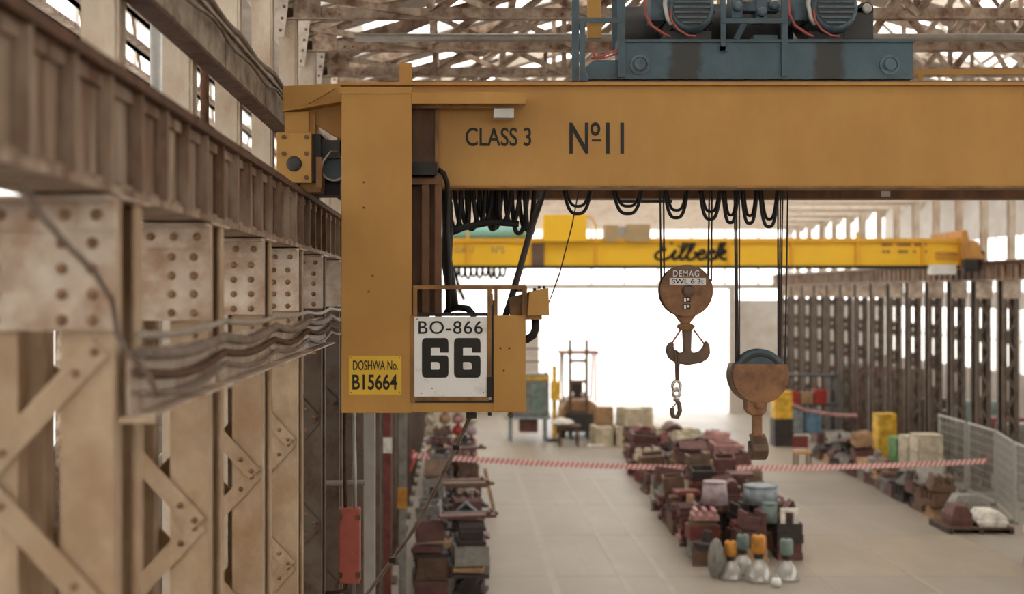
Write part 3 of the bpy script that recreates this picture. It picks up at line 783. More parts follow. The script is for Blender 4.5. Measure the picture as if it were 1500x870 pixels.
# hoses on the crane
def loop_pts(x0, x1, y0, y1, d, n=18, lean=0):
    out = []
    for i in range(n + 1):
        t = i / n; u = 2 * t - 1
        out.append(P(x0 + (x1 - x0) * t + lean * (1 - u * u), y1 - (y1 - y0) * (abs(u) ** 3.2), d))
    return out
ft = thing('festoon_cable', (0, 11.9, H + .9), 'black festoon cables hanging in loops under the ochre crane girder', 'cable')
rnd = random.Random(5)
for i in range(13):
    x = 655 + i * 9.4
    w = 13 + rnd.random() * 12
    make_obj('cable_loop', MB().tube(loop_pts(x, x + w, 268, 322 + rnd.random() * 15 + (6 if i > 9 else 0), 11.75 + .03 * (i % 4), lean=rnd.uniform(-4, 4)), .021, 7), 'black_rubber', ft, smooth=True)
make_obj('cable_trunk', MB().tube([P(648, 262, 11.6), P(655, 300, 11.6), P(656, 335, 11.6), P(654, 380, 11.55), P(660, 420, 11.5), P(664, 455, 11.5)], .05, 8), 'black_rubber', ft, smooth=True)
make_obj('cable_trunk', MB().tube([P(642, 248, 11.0), P(650, 254, 11.0), P(655, 268, 11.05), P(656, 290, 11.1), P(655, 335, 11.1), P(658, 400, 11.1), P(656, 455, 11.1)], .022, 8), 'black_rubber', ft, smooth=True)
make_obj('cable_trunk', MB().tube([P(650, 345, 11.6), P(680, 333, 11.7), P(720, 325, 11.75), P(760, 328, 11.75)], .03, 8), 'black_rubber', ft, smooth=True)
make_obj('cable_coil', MB().tube([P(653, 460, 11.15), P(658, 453, 11.15), P(670, 450, 11.1), P(685, 452, 11.0), P(694, 462, 11.0), P(690, 470, 11.0)], .03, 8), 'black_rubber', ft, smooth=True)
for x0, x1, y1 in ((824, 868, 313), (896, 943, 313), (972, 1009, 319), (1024, 1057, 321), (1058, 1082, 326), (1086, 1110, 327), (1112, 1141, 332)):
    make_obj('cable_loop', MB().tube(loop_pts(x0, x1, 266, y1, 11.8), .016, 7), 'black_rubber', ft, smooth=True)
    make_obj('cable_loop', MB().tube(loop_pts(x0 + 3, x1 - 2, 266, y1 - 11, 11.85), .014, 7), 'black_rubber', ft, smooth=True)
for x in (664, 690, 716, 742, 768, 824, 868, 897, 943, 973, 1009, 1025, 1057, 1082, 1110, 1141):
    make_obj('cable_carrier', MB().pbox(x - 4, 262, x + 4, 276, 11.76, 11.9), 'grey_dark', ft)
tag(make_obj('stay_bar', MB().pbox(908, 293, 985, 297, 12.5, 12.53), 'grey_dark', base=P(940, 297, 12.1)), 'thin dark flat bar hanging edge-on under the crane girder', 'bar')
tag(make_obj('slack_cable', MB().tube([P(800, 270, 11.6), P(778, 335, 11.5), P(764, 385, 11.4), P(748, 440, 11.3), P(738, 470, 11.3)], .028, 8), 'rope', smooth=True, base=P(738, 470, 11.3)), 'thick brown cable slanting from the girder down to the control box', 'cable')
tag(make_obj('thin_wire', MB().tube([P(848, 278, 11.6), P(838, 330, 11.5), P(820, 400, 11.2), P(803, 446, 10.95)], .006, 5), 'rope', smooth=True, base=P(803, 446, 10.95)), 'thin wire running from the girder to the control box', 'wire')
dc = [P(690, 608, 11.0), P(668, 655, 11.2), P(640, 712, 11.4), P(610, 770, 11.6), P(575, 820, 11.8), P(530, 880, 12.0), P(470, 960, 12.2)]
dr = thing('drop_cable', dc[-1], 'long grey cable slanting down from under the crane platform', 'cable')
make_obj('cable', MB().tube(dc, .018, 8), 'cable_grey', dr, smooth=True)
for p in (dc[1], dc[4]):
    make_obj('cable_clip', MB().box(p.x - .03, p.x + .03, p.y - .03, p.y + .03, p.z - .02, p.z + .02), 'black_paint', dr)

# ------------------------------------------------------------------ trolley
DT = D + .04
a0 = P(905, 0, DT).x
stained('trolley_side', (78, 99, 110), [(P(980, 0, DT).x, P(1028, 0, DT).x), (P(1192, 0, DT).x, P(1238, 0, DT).x)], 0, 1)
tr = thing('crane_trolley', (P(1120, 0, DT).x, 12.1, H + 1.85), 'blue-grey hoist trolley with two motors riding on the crane girders', 'trolley')
for yy, mt in ((DT, 'trolley_side'), (13.0, 'blue_grey')):
    sb = make_obj('side_beam', MB().box(P(905, 0, DT).x, P(1338, 0, DT).x, yy, yy + .2, H + (430 - 116) * DT / F, H + (430 - 62) * DT / F), mt, tr, bevel=.006)
    make_obj('edge_strip', MB().box(P(905, 0, DT).x, P(1339, 0, DT).x, yy - .02, yy + .22, H + (430 - 62) * DT / F, H + (430 - 58) * DT / F), 'blue_grey', sb)
    for x in (937, 1303):
        cx = P(x, 0, DT).x; cz = H + (430 - 95) * DT / F
        hb = make_obj('wheel_hub', MB().lathe([(.088, 0), (.088, -.014), (.066, -.016), (.062, -.006), (.05, -.006), (.047, -.03), (.01, -.034)], (cx, yy, cz), 20, 'y'), 'motor_blue', sb)
        make_obj('wheel', MB().lathe([(.105, .05), (.119, .06), (.119, .14), (.105, .15)], (cx, yy, cz), 24, 'y'), 'grey_dark', sb, smooth=True)
for x0, x1 in ((920, 940), (1120, 1140), (1290, 1310)):
    make_obj('cross_member', MB().box(P(x0, 0, DT).x, P(x1, 0, DT).x, DT + .2, 13.0, H + 1.98, H + 2.14), 'blue_grey', tr)
make_obj('deck_plate', MB().box(P(945, 0, DT).x, P(1285, 0, DT).x, DT + .35, 12.85, H + 2.14, H + 2.16), 'grey_dark', tr)
# uprights and guard rails
fz = lambda y: H + (430 - y) * DT / F
for x0, x1, yt, ybm in ((905, 916, -70, 113), (1056, 1063, -70, 74), (1145, 1154, -70, 111), (838, 848, -70, 118)):
    make_obj('guard_post', MB().pbox(x0, yt, x1, ybm, DT - .03, DT), 'blue_grey', tr)
make_obj('guard_foot', MB().pbox(1056, 68, 1066, 75, DT - .03, DT), 'blue_grey', tr)
make_obj('guard_rail', MB().pbox(1058, 27, 1150, 34, DT - .045, DT - .025), 'blue_grey', tr)
make_obj('guard_rail', MB().pbox(852, 26, 910, 33, DT - .045, DT - .025), 'blue_grey', tr)
make_obj('guard_rail', MB().pbox(838, -66, 1340, -58, DT - .045, DT - .025), 'blue_grey', tr)
la = make_obj('ladder_frame', MB().pprism([(850, 28), (857, 28), (857, 100), (862, 118), (850, 118)], DT - .05, DT), 'blue_grey', tr)
make_obj('ladder_brace', MB().bar(P(840, 50, DT), P(858, 28, DT), .03, .03), 'blue_grey', la)
make_obj('ladder_foot', MB().pprism([(858, 98), (868, 90), (876, 88), (906, 88), (906, 116), (862, 116)], DT, DT + .1), 'blue_grey', la)
make_obj('panel', MB().pbox(861, -40, 881, 55, DT + .1, DT + .16), 'crane_yellow', tr)
make_obj('panel_edge', MB().pbox(897, -40, 906, 75, DT + .25, DT + .3), 'blue_grey', tr)
for a, b in (((866, 86), (905, 72)), ((872, 86), (905, 78)), ((866, 66), (872, 84))):
    make_obj('hose', MB().tube([P(*a, DT - .01), P((a[0]+b[0])/2, (a[1]+b[1])/2 + 2, DT - .02), P(*b, DT - .01)], .01, 6), 'hose_red', tr, smooth=True)
def trolley_motor(cx, cy, name):
    d = DT + .16
    c = P(cx, cy, d)
    mb = MB().lathe([(.05, -.06), (.135, -.05), (.16, .02), (.16, .06)], c, 24, 'y')
    mo = make_obj('hoist_motor', MB().cyl(c + Vector((0, .06, 0)), c + Vector((0, .62, 0)), .215, n=26), 'grey_dark', tr, smooth=True)
    make_obj('fan_cowl', MB().lathe([(.17, -.04), (.2, -.02), (.215, .06), (.215, .1)], c, 26, 'y'), 'motor_blue', mo, smooth=True)
    make_obj('fan_guard', MB().lathe([(.165, -.045), (.17, -.03)], c, 26, 'y'), 'grey_dark', mo, smooth=True)
    for i in range(-3, 4):
        h = math.sqrt(max(0, .16**2 - (i*.045)**2))
        make_obj('guard_slat', MB().box(c.x - h, c.x + h, c.y - .06, c.y - .045, c.z + i*.045 - .008, c.z + i*.045 + .008), 'motor_blue', mo)
    for i in range(16):
        t = 2 * math.pi * i / 16
        p = c + Vector((.225 * math.cos(t), 0, .225 * math.sin(t)))
        make_obj('cooling_fin', MB().bar(p + Vector((0, .12, 0)), p + Vector((0, .6, 0)), .03, .008, (math.cos(t + math.pi/2), 0, math.sin(t + math.pi/2))), 'grey_dark', mo)
    make_obj('motor_foot', MB().box(c.x - .2, c.x + .2, c.y + .1, c.y + .6, H + 2.16, c.z - .18), 'grey_dark', mo)
    make_obj('terminal_box', MB().pbox(cx - 58, cy - 30, cx - 38, cy + 18, d + .1, d + .35), 'motor_blue', mo, bevel=.008)
    make_obj('hose', MB().tube([P(cx - 68, cy - 20, d), P(cx - 66, cy + 8, d), P(cx - 58, cy + 25, d), P(cx - 42, cy + 36, d), P(cx - 30, cy + 42, d)], .014, 7), 'hose_red', mo, smooth=True)
    make_obj('hose', MB().tube([P(cx - 30, cy + 2, d - .05), P(cx - 28, cy + 18, d - .05), P(cx - 18, cy + 32, d - .05), P(cx - 4, cy + 40, d - .05), P(cx + 8, cy + 41, d - .05)], .011, 7), 'hose_red', mo, smooth=True)
    make_obj('flexible_conduit', MB().tube([P(cx - 36, cy - 30, d - .03), P(cx - 38, cy - 5, d - .03), P(cx - 34, cy + 15, d - .03), P(cx - 28, cy + 24, d - .03)], .02, 8), 'steel_pale', mo, smooth=True)
trolley_motor(1012, 12, 'a')
trolley_motor(1222, 12, 'b')
make_obj('gear_case', MB().pbox(1236, 10, 1280, 58, DT + .25, DT + .9).pprism([(1255, 10), (1262, 4), (1272, 2), (1280, 8), (1280, 20), (1255, 20)], DT + .25, DT + .5), 'grey_dark', tr, bevel=.01)
make_obj('shaft_cap', MB().lathe([(.04, 0), (.045, -.02), (.02, -.03)], P(1269, 13, DT + .25), 14, 'y'), 'galv', tr, smooth=True)
dz = H + 2.5
make_obj('rope_drum', MB().cyl((P(1060, 0, DT).x, 12.3, dz), (P(1200, 0, DT).x, 12.3, dz), .24, n=24), 'grey_dark', tr, smooth=True)
make_obj('rope_drum', MB().cyl((P(930, 0, DT).x, 12.3, dz), (P(1050, 0, DT).x, 12.3, dz), .22, n=24), 'grey_dark', tr, smooth=True)
make_obj('brake_unit', MB().pbox(1072, 2, 1142, 16, DT + .3, DT + .45).pbox(1072, -20, 1088, 26, DT + .28, DT + .5).pbox(1108, -5, 1124, 30, DT + .28, DT + .5), 'motor_blue', tr, bevel=.006)
for x, y in ((1080, 10), (1116, 18), (1134, 8)):
    make_obj('brake_hub', MB().lathe([(.045, 0), (.04, -.04), (.02, -.05)], P(x, y, DT + .27), 14, 'y'), 'motor_blue', tr, smooth=True)
make_obj('brake_lever', MB().bar(P(1078, 58, DT + .3), P(1092, 30, DT + .3), .05, .04), 'blue_grey', tr)
make_obj('name_plate_block', MB().pbox(1104, 51, 1139, 58, DT + .1, DT + .25), 'blue_grey', tr)

# ------------------------------------------------------------------ hook blocks, hung between the girders
DH = 12.1
hk = thing('hook_block', P(1007, 535, DH), 'brown round hook block with a double hook and white lettering', 'hook block')
c = P(1004, 426, DH); R = .243
def arc_poly(c, r, a0, a1, n=28):
    return [(c.x + r * math.cos(math.radians(a0 + (a1 - a0) * i / n)), c.z + r * math.sin(math.radians(a0 + (a1 - a0) * i / n))) for i in range(n + 1)]
sh = make_obj('side_plate', MB().lathe([(R, .02), (R, -.012), (R * .985, -.016), (R * .97, -.016), (R * .965, -.01), (.01, -.01)], Vector((c.x, DH - .07, c.z)), 36, 'y'), 'hook_brown', hk, smooth=False)
make_obj('side_plate', MB().cyl((c.x, DH + .07, c.z), (c.x, DH + .09, c.z), R, n=36), 'hook_brown', hk)
make_obj('sheave', MB().lathe([(.2, -.05), (.225, -.045), (.2, -.02), (.225, 0), (.2, .02), (.225, .045), (.2, .06)], Vector((c.x, DH, c.z)), 32, 'y'), 'grey_dark', hk, smooth=True)
make_obj('dark_top', MB().prism(arc_poly(Vector((c.x, 0, c.z)), R * .96, 42, 138), DH - .084, DH - .08), 'hook_steel', sh)
make_obj('lettering', text_mb('DEMAG', 986, 396, 1024, 405, DH - .084, .003, weight=.004, spacing=1.15), 'sign_white', sh)
lb = make_obj('load_plate', MB().pbox(981, 407, 1034, 417, DH - .088, DH - .082), 'sign_white', sh)
make_obj('lettering', text_mb('SWL 6·3t', 984, 408.5, 1031, 415.5, DH - .088, .002, weight=.01), 'black_paint', lb)
make_obj('axle_boss', MB().lathe([(.058, 0), (.055, -.03), (.03, -.036), (.01, -.036)], Vector((P(1006, 426, DH).x, DH - .08, P(1006, 426, DH).z)), 18, 'y'), 'hook_steel', sh, smooth=True)
for y in (439, 449):
    pz = make_obj('small_plate', MB().pbox(1000.5, y - 3.5, 1011.5, y + 4, DH - .088, DH - .08), 'black_paint', sh)
    make_obj('pale_mark', MB().pbox(1002, y - 2.5, 1005, y + 3, DH - .09, DH - .088).pbox(1006.5, y - 2.5, 1010, y + 1.5, DH - .09, DH - .088), 'sign_white', pz)
make_obj('neck', MB().pprism([(990, 462), (1020, 462), (1012, 472), (1012, 478), (1000, 478), (998, 472)], DH - .05, DH + .05), 'hook_brown', hk, bevel=.008)
make_obj('cross_head', MB().pprism([(993, 478), (998, 474), (1014, 474), (1019, 478), (1014, 484), (998, 484)], DH - .06, DH + .06), 'crane_yellow_dirty', hk, bevel=.008)
# double hook outline (ramshorn)
hookpix = [(1000, 480), (1014, 480), (1013, 515), (1018, 517), (1026, 514), (1031, 507), (1032, 502), (1036, 499), (1040, 506), (1041, 517), (1037, 526), (1027, 532), (1007, 535), (990, 532), (980, 525), (976, 514), (978, 505), (984, 500), (988, 503), (987, 508), (990, 514), (997, 517), (1002, 515)]
make_obj('double_hook', MB().pprism(hookpix, DH - .035, DH + .035), 'hook_steel', hk, bevel=.014)
make_obj('safety_latch', MB().bar(P(997, 483, DH - .04), P(984, 503, DH - .04), .014, .02), 'hose_red', hk)
make_obj('safety_latch', MB().bar(P(1016, 483, DH - .04), P(1031, 503, DH - .04), .014, .02), 'hose_red', hk)
for x0, x1 in ((964.5, 968.5), (970.5, 973), (1042, 1037), (1044, 1042)):
    make_obj('wire_rope', MB().cyl(P(x1, 412, DH + (.03 if x0 in (970.5, 1042) else -.03)), P(x0, 95.4, DH), .009, n=6), 'rope', hk)
# chain and small hook hanging on the double hook
cs = thing('chain_hook', P(991, 616, DH), 'small steel safety hook hung by a short link from the double hook', 'hook')
make_obj('sling_link', MB().tube([P(993, 516, DH - .05), P(989, 512, DH - .05), P(990, 530, DH - .055), P(991, 560, DH - .05), P(993, 560, DH - .05), P(994, 530, DH - .055), P(993, 516, DH - .05)], .012, 7), 'hook_steel', cs, smooth=True)
for i, (y0, y1) in enumerate(((558, 572), (569, 582))):
    ring = []
    for t in range(13):
        an = 2 * math.pi * t / 12
        ring.append(P(991 + (6 if i == 0 else 5) * math.sin(an), (y0 + y1) / 2 + (y1 - y0) / 2 * math.cos(an), DH - .05))
    make_obj('chain_link', MB().tube(ring, .016, 7), 'chrome', cs, smooth=True)
make_obj('hook_swivel', MB().cyl(P(991, 579, DH - .05), P(991, 588, DH - .05), .03, n=10), 'chrome', cs, smooth=True)
make_obj('hook_body', MB().tube([P(991, 586, DH - .05), P(995, 592, DH - .05), P(996, 602, DH - .05), P(992, 611, DH - .05), P(986, 610, DH - .05), P(984, 603, DH - .05), P(985, 597, DH - .05)], .022, 8), 'hook_steel', cs, smooth=True)
make_obj('hook_latch', MB().bar(P(985, 597, DH - .05), P(993, 588, DH - .05), .012, .02), 'chrome', cs)

h2 = thing('hook_block', P(1110, 672, DH), 'ochre round hook block with a grey sheave and single hook', 'hook block')
c = P(1111, 549, DH); R = .262
low = arc_poly(Vector((c.x, 0, c.z)), R, 156, 384)
make_obj('side_plate', MB().prism(low, DH - .1, DH - .08), 'hook_brown', h2, bevel=.006)
make_obj('side_plate', MB().prism(low, DH + .08, DH + .1), 'hook_brown', h2)
make_obj('cover_rim', MB().prism(arc_poly(Vector((c.x - .02, 0, c.z)), R * 1.01, 156, 330), DH - .08, DH + .08), 'hook_steel', h2)
make_obj('sheave', MB().lathe([(.16, -.075), (.235, -.075), (.245, -.06), (.22, -.035), (.245, -.01), (.22, .015), (.245, .04), (.235, .07), (.16, .07)], Vector((c.x, DH, c.z)), 36, 'y'), 'blue_grey', h2, smooth=True)
make_obj('sheave_ring', MB().lathe([(.17, 0), (.19, -.01), (.2, -.01), (.21, 0)], Vector((c.x, DH - .076, c.z)), 36, 'y', caps=False), 'grey_dark', h2, smooth=True)
make_obj('cross_head', MB().pprism([(1094, 584), (1125, 584), (1124, 602), (1118, 609), (1101, 609), (1095, 602)], DH - .09, DH + .09), 'hook_brown', h2, bevel=.012)
make_obj('pin', MB().lathe([(.042, 0), (.04, -.025), (.01, -.03)], P(1112, 593, DH - .09), 16, 'y'), 'hook_brown', h2, smooth=True)
make_obj('shank', MB().pbox(1103, 607, 1117, 640, DH - .035, DH + .035), 'hook_brown', h2, bevel=.012)
# the hook is seen edge on: its curve lies in the depth direction
hp = [(0, 636), (.06, 640), (.13, 648), (.16, 657), (.12, 667), (.03, 674), (-.06, 671), (-.11, 662), (-.12, 650), (-.10, 646), (-.07, 652), (-.05, 658), (.0, 660), (.04, 654), (.02, 646), (-.05, 640), (-.04, 634)]
cx = P(1110, 0, DH).x
poly = [(DH - a * .9, P(0, y, DH).z) for a, y in hp]
make_obj('hook', MB().prism(poly, cx - .075, cx + .075, 'x'), 'hook_steel', h2, bevel=.026)
for x0, x1 in ((1072, 1080), (1077, 1081), (1083, 1083), (1139, 1140), (1145, 1141), (1149, 1143), (1157, 1150), (1075, 1078)):
    make_obj('wire_rope', MB().cyl(P(x1, 535, DH + .06 * math.sin(x0)), P(x0, 95.4, DH), .008, n=6), 'rope', h2)

# ------------------------------------------------------------------ the far yellow crane
E = 37.5
ey = thing('overhead_crane', (-1.3, E, H + .93), 'bright yellow overhead crane spanning the hall behind the hooks', 'crane')
EX = lambda x: P(x, 0, E).x
EZ = lambda y: P(0, y, E).z
eg = make_obj('girder', MB().box(-1.25, EX(1408), E, E + .5, EZ(389), EZ(355)), 'bright_yellow', ey)
make_obj('top_flange', MB().box(-1.25, EX(1408), E - .1, E + .6, EZ(355), EZ(349)), 'yellow_edge', eg)
make_obj('bottom_flange', MB().box(-1.25, EX(1408), E - .1, E + .6, EZ(393), EZ(389)), 'black_paint', eg)
for x in (685, 776, 873, 1066, 1160, 1255, 1351):
    make_obj('rib', MB().box(EX(x - 2), EX(x + 2), E - .08, E, EZ(389), EZ(340 if x in (685, 1255) else 355)), 'yellow_edge', eg)
make_obj('dark_panel', MB().box(EX(779), EX(797), E - .06, E, EZ(390), EZ(356)), 'hook_steel', eg)
STROKES = [[(1.3,1.7),(.95,2.0),(.5,1.9),(.38,1.45),(.8,1.1),(.35,.9),(.1,.45),(.35,.05),(.9,0),(1.35,.3),(1.7,1.0),(1.6,.3),(1.75,.02),(2.0,.2),(2.45,1.2),(2.5,1.9),(2.3,2.0),(2.2,1.5),(2.2,.3),(2.35,.02),(2.6,.2),(3.05,1.3),(3.1,1.9),(2.9,2.0),(2.8,1.4),(2.8,.2),(3.0,0),(3.35,.1),(3.45,.5),(3.3,.8),(3.7,.5),(4.1,.7),(4.1,.95),(3.85,1.0),(3.65,.7),(3.7,.2),(3.95,0),(4.3,.2)],
           [(4.3,.2),(4.5,.6),(4.95,.8),(4.8,1.0),(4.5,.85),(4.4,.4),(4.55,.05),(4.8,0),(5.1,.25),(5.5,1.3),(5.55,1.9),(5.35,2.0),(5.25,1.3),(5.2,0)], [(5.25,.5),(5.6,1.0),(5.8,.9),(5.65,.6),(5.4,.5),(5.7,.1),(6.1,.05)], [(1.85, 1.35), (1.9, 1.45)]]
def smooth_path(pts, n=5):
    out = []
    for i in range(len(pts) - 1):
        p0, p1, p2, p3 = (Vector(pts[max(0, min(len(pts) - 1, i + q))]) for q in (-1, 0, 1, 2))
        for t in range(n):
            u = t / n
            out.append(.5 * (2 * p1 + (p2 - p0) * u + (2 * p0 - 5 * p1 + 4 * p2 - p3) * u * u + (3 * p1 - p0 - 3 * p2 + p3) * u ** 3))
    return out + [Vector(pts[-1])]
mb = MB()
for st in STROKES:
    mb.tube([P(957 + (q.x + q.y * .18) * 17.6, 380 - q.y * 13.5, E - .012) for q in smooth_path(st)], .046, 5)
make_obj('script_lettering', mb, 'black_paint', eg)
make_obj('lettering', text_mb('Nº5', 720, 361, 739, 371, E, .02, weight=.01), 'grey_brown', eg)
make_obj('lettering', text_mb('CLASS 3', 666, 362, 694, 370, E, .02, weight=.01), 'grey_brown', eg)
mb = MB()
for y0, spans in ((356, ((1292, 1307), (1314, 1334), (1340, 1358))), (366, ((1293, 1297), (1299, 1303), (1316, 1330), (1338, 1342), (1354, 1358)))):
    for x0, x1 in spans:                  # two lines of faded words that cannot be read in the photograph
        mb.pbox(x0, y0, x1, y0 + 4.5, E - .02, E)
make_obj('faded_lettering', mb, 'orange_brown', eg)
make_obj('bumper_strip', MB().box(EX(1370), EX(1402), E - .05, E, EZ(374), EZ(369)).box(EX(1370), EX(1402), E - .05, E, EZ(380), EZ(377)), 'orange_brown', eg)
make_obj('cabinet', MB().box(EX(795), EX(858), E - .3, E + .3, EZ(354), EZ(315)), 'bright_yellow', ey)
make_obj('cabinet_rail', MB().tube([P(858, 316, E), P(868, 320, E), P(873, 330, E), P(873, 352, E)], .03, 6), 'yellow_edge', ey)
make_obj('winch_box', MB().box(EX(885), EX(904), E - .2, E + .4, EZ(354), EZ(330)), 'grey_brown', ey)
make_obj('winch_box', MB().box(EX(917), EX(951), E - .2, E + .4, EZ(354), EZ(329)), 'grey_brown', ey)
make_obj('winch_gap', MB().box(EX(904), EX(917), E, E + .3, EZ(354), EZ(332)), 'steel_pale', ey)
make_obj('drum', MB().cyl((EX(662), E + .9, EZ(340)), (EX(780), E + .9, EZ(340)), .22, n=16), 'teal', ey, smooth=True)
make_obj('rear_girder', MB().box(-1.25, EX(1408), E + 1.5, E + 1.9, EZ(389), EZ(352)), 'orange_brown', ey)
eend = make_obj('end_carriage', MB().prism([(EX(1404), EZ(338)), (EX(1412), EZ(338)), (EX(1415), EZ(352)), (EX(1428), EZ(354)), (EX(1432), EZ(370)), (EX(1437), EZ(374)), (EX(1436), EZ(380)), (EX(1426), EZ(380)), (EX(1424), EZ(394)), (EX(1404), EZ(394))], E - .25, E + 2.2), 'orange_brown', ey)
make_obj('wheel', MB().lathe([(.1, -.08), (.16, -.08), (.16, .08), (.1, .08)], (XR + .16, E + .1, H + 1.094), 16, 'x'), 'grey_dark', ey, smooth=True)
make_obj('drive_unit', MB().box(EX(1404), EX(1424), E - .45, E - .2, EZ(398), EZ(380)), 'grey_dark', ey)
make_obj('lamp_box', MB().box(EX(1358), EX(1394), E - .35, E - .05, EZ(402), EZ(388)), 'sign_white', ey)
make_obj('end_carriage', MB().box(-1.6, -1.2, E - .3, E + 2.2, H + .95, H + 1.5), 'orange_brown', ey)
make_obj('wheel', MB().lathe([(.1, -.08), (.16, -.08), (.16, .08), (.1, .08)], (XL - .16, E + .1, H + 1.094), 16, 'x'), 'grey_dark', ey, smooth=True)
fe = thing('festoon_cable', (EX(700), E + .3, EZ(410)), 'dark festoon cables bunched under the bright yellow crane', 'cable')
for i in range(9):
    make_obj('cable_loop', MB().tube(loop_pts(664 + i * 8.5, 664 + i * 8.5 + 9, 388, 404 + (i * 7) % 5, E + .3, 8), .04, 5), 'black_rubber', fe, smooth=True)
make_obj('cable_trunk', MB().tube([P(664, 392, E + .3), P(672, 420, E + .3), P(680, 440, E + .3)], .06, 5), 'black_rubber', fe, smooth=True)

# ------------------------------------------------------------------ red box and posts under the crane leg
q = thing('switch_box', P(510, 855, 13.0), 'dusty red long switch box on the post under the crane leg', 'switch box')
make_obj('body', MB().pbox(496, 745, 527, 855, 12.7, 12.85), 'red_box', q, bevel=.01)
for x, y in ((498, 758), (525, 758), (498, 843), (525, 843)):
    make_obj('lug', MB().pbox(x - 3, y - 4, x + 3, y + 4, 12.68, 12.74), 'bolt_steel', q)
make_obj('conduit', MB().tube([P(506, 745, 12.78), P(505, 690, 12.78), P(505, 600, 12.78)], .02, 6), 'rust_edge', q, smooth=True)
make_obj('conduit', MB().tube([P(520, 745, 12.78), P(520, 690, 12.78), P(518, 600, 12.78)], .02, 6), 'galv', q, smooth=True)
make_obj('conduit', MB().tube([P(508, 855, 12.78), P(508, 864, 12.78), P(496, 867, 12.78), P(472, 868, 12.78)], .02, 6), 'rust_edge', q, smooth=True)
def simple_post(name, x0, x1, d, mt, lab, cat, top):
    a = P(x0, 0, d); b = P(x1, 0, d)
    q = thing(name, ((a.x + b.x) / 2, d, 0), lab, cat)
    w = b.x - a.x
    make_obj('shaft', MB().box(a.x, b.x, d, d + .012, 0, top).box(a.x, a.x + .012, d + .012, d + .12, 0, top).box(b.x - .012, b.x, d + .012, d + .12, 0, top), mt, q)
    make_obj('foot', MB().box(a.x - .06, b.x + .06, d - .06, d + .18, 0, .03), mt, q)
    return q
q = simple_post('steel_post', 533, 549, 13.6, 'galv', 'pale grey channel post beside the red switch box', 'post', H + .3)
make_obj('cross_pipe', MB().cyl(P(475, 708, 13.55), P(535, 707, 13.55), .03, n=8), 'conduit', q)  # separate cross pipe, only parented to the post
q = simple_post('steel_post', 562, 573, 20.0, 'oxblood_p' if 'oxblood_p' in MAT else 'j_oxblood', 'dark red channel post with a white band left of the scrap heap', 'post', H - .4)
make_obj('white_band', MB().pbox(561, 641, 574, 664, 19.98, 20.0), 'ivory' if 'ivory' in MAT else 'j_ivory', q)
q = simple_post('steel_post', 584, 595, 24, 'j_grey', 'grey channel post beside the left scrap heap', 'post', H - .5)
make_obj('orange_tag', MB().pbox(582, 715, 596, 745, 23.97, 24.0), 'j_orange', q)
# ------------------------------------------------------------------ scrap: wooden foundry patterns
ZONE = None
def d_tray(c):
    return [('floor_board', MB().box(-.5, .5, -.5, .5, 0, .12), c), ('side_board', MB().box(-.5, .5, -.5, -.42, .12, 1), c), ('side_board', MB().box(-.5, .5, .42, .5, .12, 1), c),
            ('end_board', MB().box(-.5, -.42, -.42, .42, .12, 1), c), ('end_board', MB().box(.42, .5, -.42, .42, .12, 1), c), ('batten', MB().box(-.42, .42, -.05, .05, .5, .8), c)]
def d_step(c):
    hr = [(.26 * math.cos(math.pi * i / 8), .62 + .38 * math.sin(math.pi * i / 8)) for i in range(9)]
    return [('base_board', MB().box(-.5, .5, -.5, .5, 0, .2), c), ('block', MB().box(-.38, .38, -.4, .4, .2, .62), c), ('half_round', MB().prism(hr, -.46, .46), c)]
def d_gable(c):
    return [('base_board', MB().box(-.5, .5, -.5, .5, 0, .14), c), ('sloping_board', MB().prism([(-.5, .14), (-.4, .14), (.06, .92), (0, 1)], -.5, .5), c), ('sloping_board', MB().prism([(.5, .14), (.4, .14), (.0, .82), (.06, .92)], -.5, .5), c), ('rib', MB().prism([(-.36, .14), (.36, .14), (0, .7)], -.05, .05), c)]
def d_trough(c):
    return [('bottom_board', MB().box(-.5, .5, -.3, .3, 0, .2), c), ('side_wall', MB().prism([(-.5, .0), (-.3, .0), (-.18, .0), (-.3, 1), (-.42, 1)], -.5, -.38), c), ('side_wall', MB().box(-.5, .5, -.4, -.3, 0, 1), c), ('side_wall', MB().box(-.5, .5, .3, .4, 0, .9), c), ('end_rib', MB().box(-.44, -.34, -.3, .3, .2, .7), c), ('end_rib', MB().box(.34, .44, -.3, .3, .2, .7), c)]
def d_round(c):
    return [('disc', MB().lathe([(.5, 0), (.5, .3), (.44, .36), (.2, .36)], (0,0,0), 18), c), ('hub', MB().lathe([(.2, .36), (.17, 1), (.08, 1)], (0,0,0), 14), c)]
def d_ribbed(c):
    return [('board', MB().box(-.5, .5, -.5, .5, 0, .45), c)] + [('batten', MB().box(x - .07, x + .07, -.48, .48, .45, 1), c) for x in (-.35, 0, .35)]
def d_plank(c):
    return [('plank', MB().box(-.5, .5, -.5, .5, 0, 1), c), ('end_cleat', MB().box(-.5, -.42, -.4, .4, 1, 1.4), c)]
DES = {'wooden_tray': (d_tray, 'open wooden tray', 'tray'), 'stepped_pattern': (d_step, 'stepped wooden pattern with half-round ridge', 'pattern'), 'gabled_pattern': (d_gable, 'gable-shaped wooden pattern', 'pattern'),
       'wooden_trough': (d_trough, 'wooden trough-shaped pattern', 'pattern'), 'round_pattern': (d_round, 'round wooden pattern with a hub', 'pattern'), 'ribbed_board': (d_ribbed, 'ribbed wooden board', 'board'), 'plank': (d_plank, 'loose plank with a cleat', 'plank')}
PROTO = {}
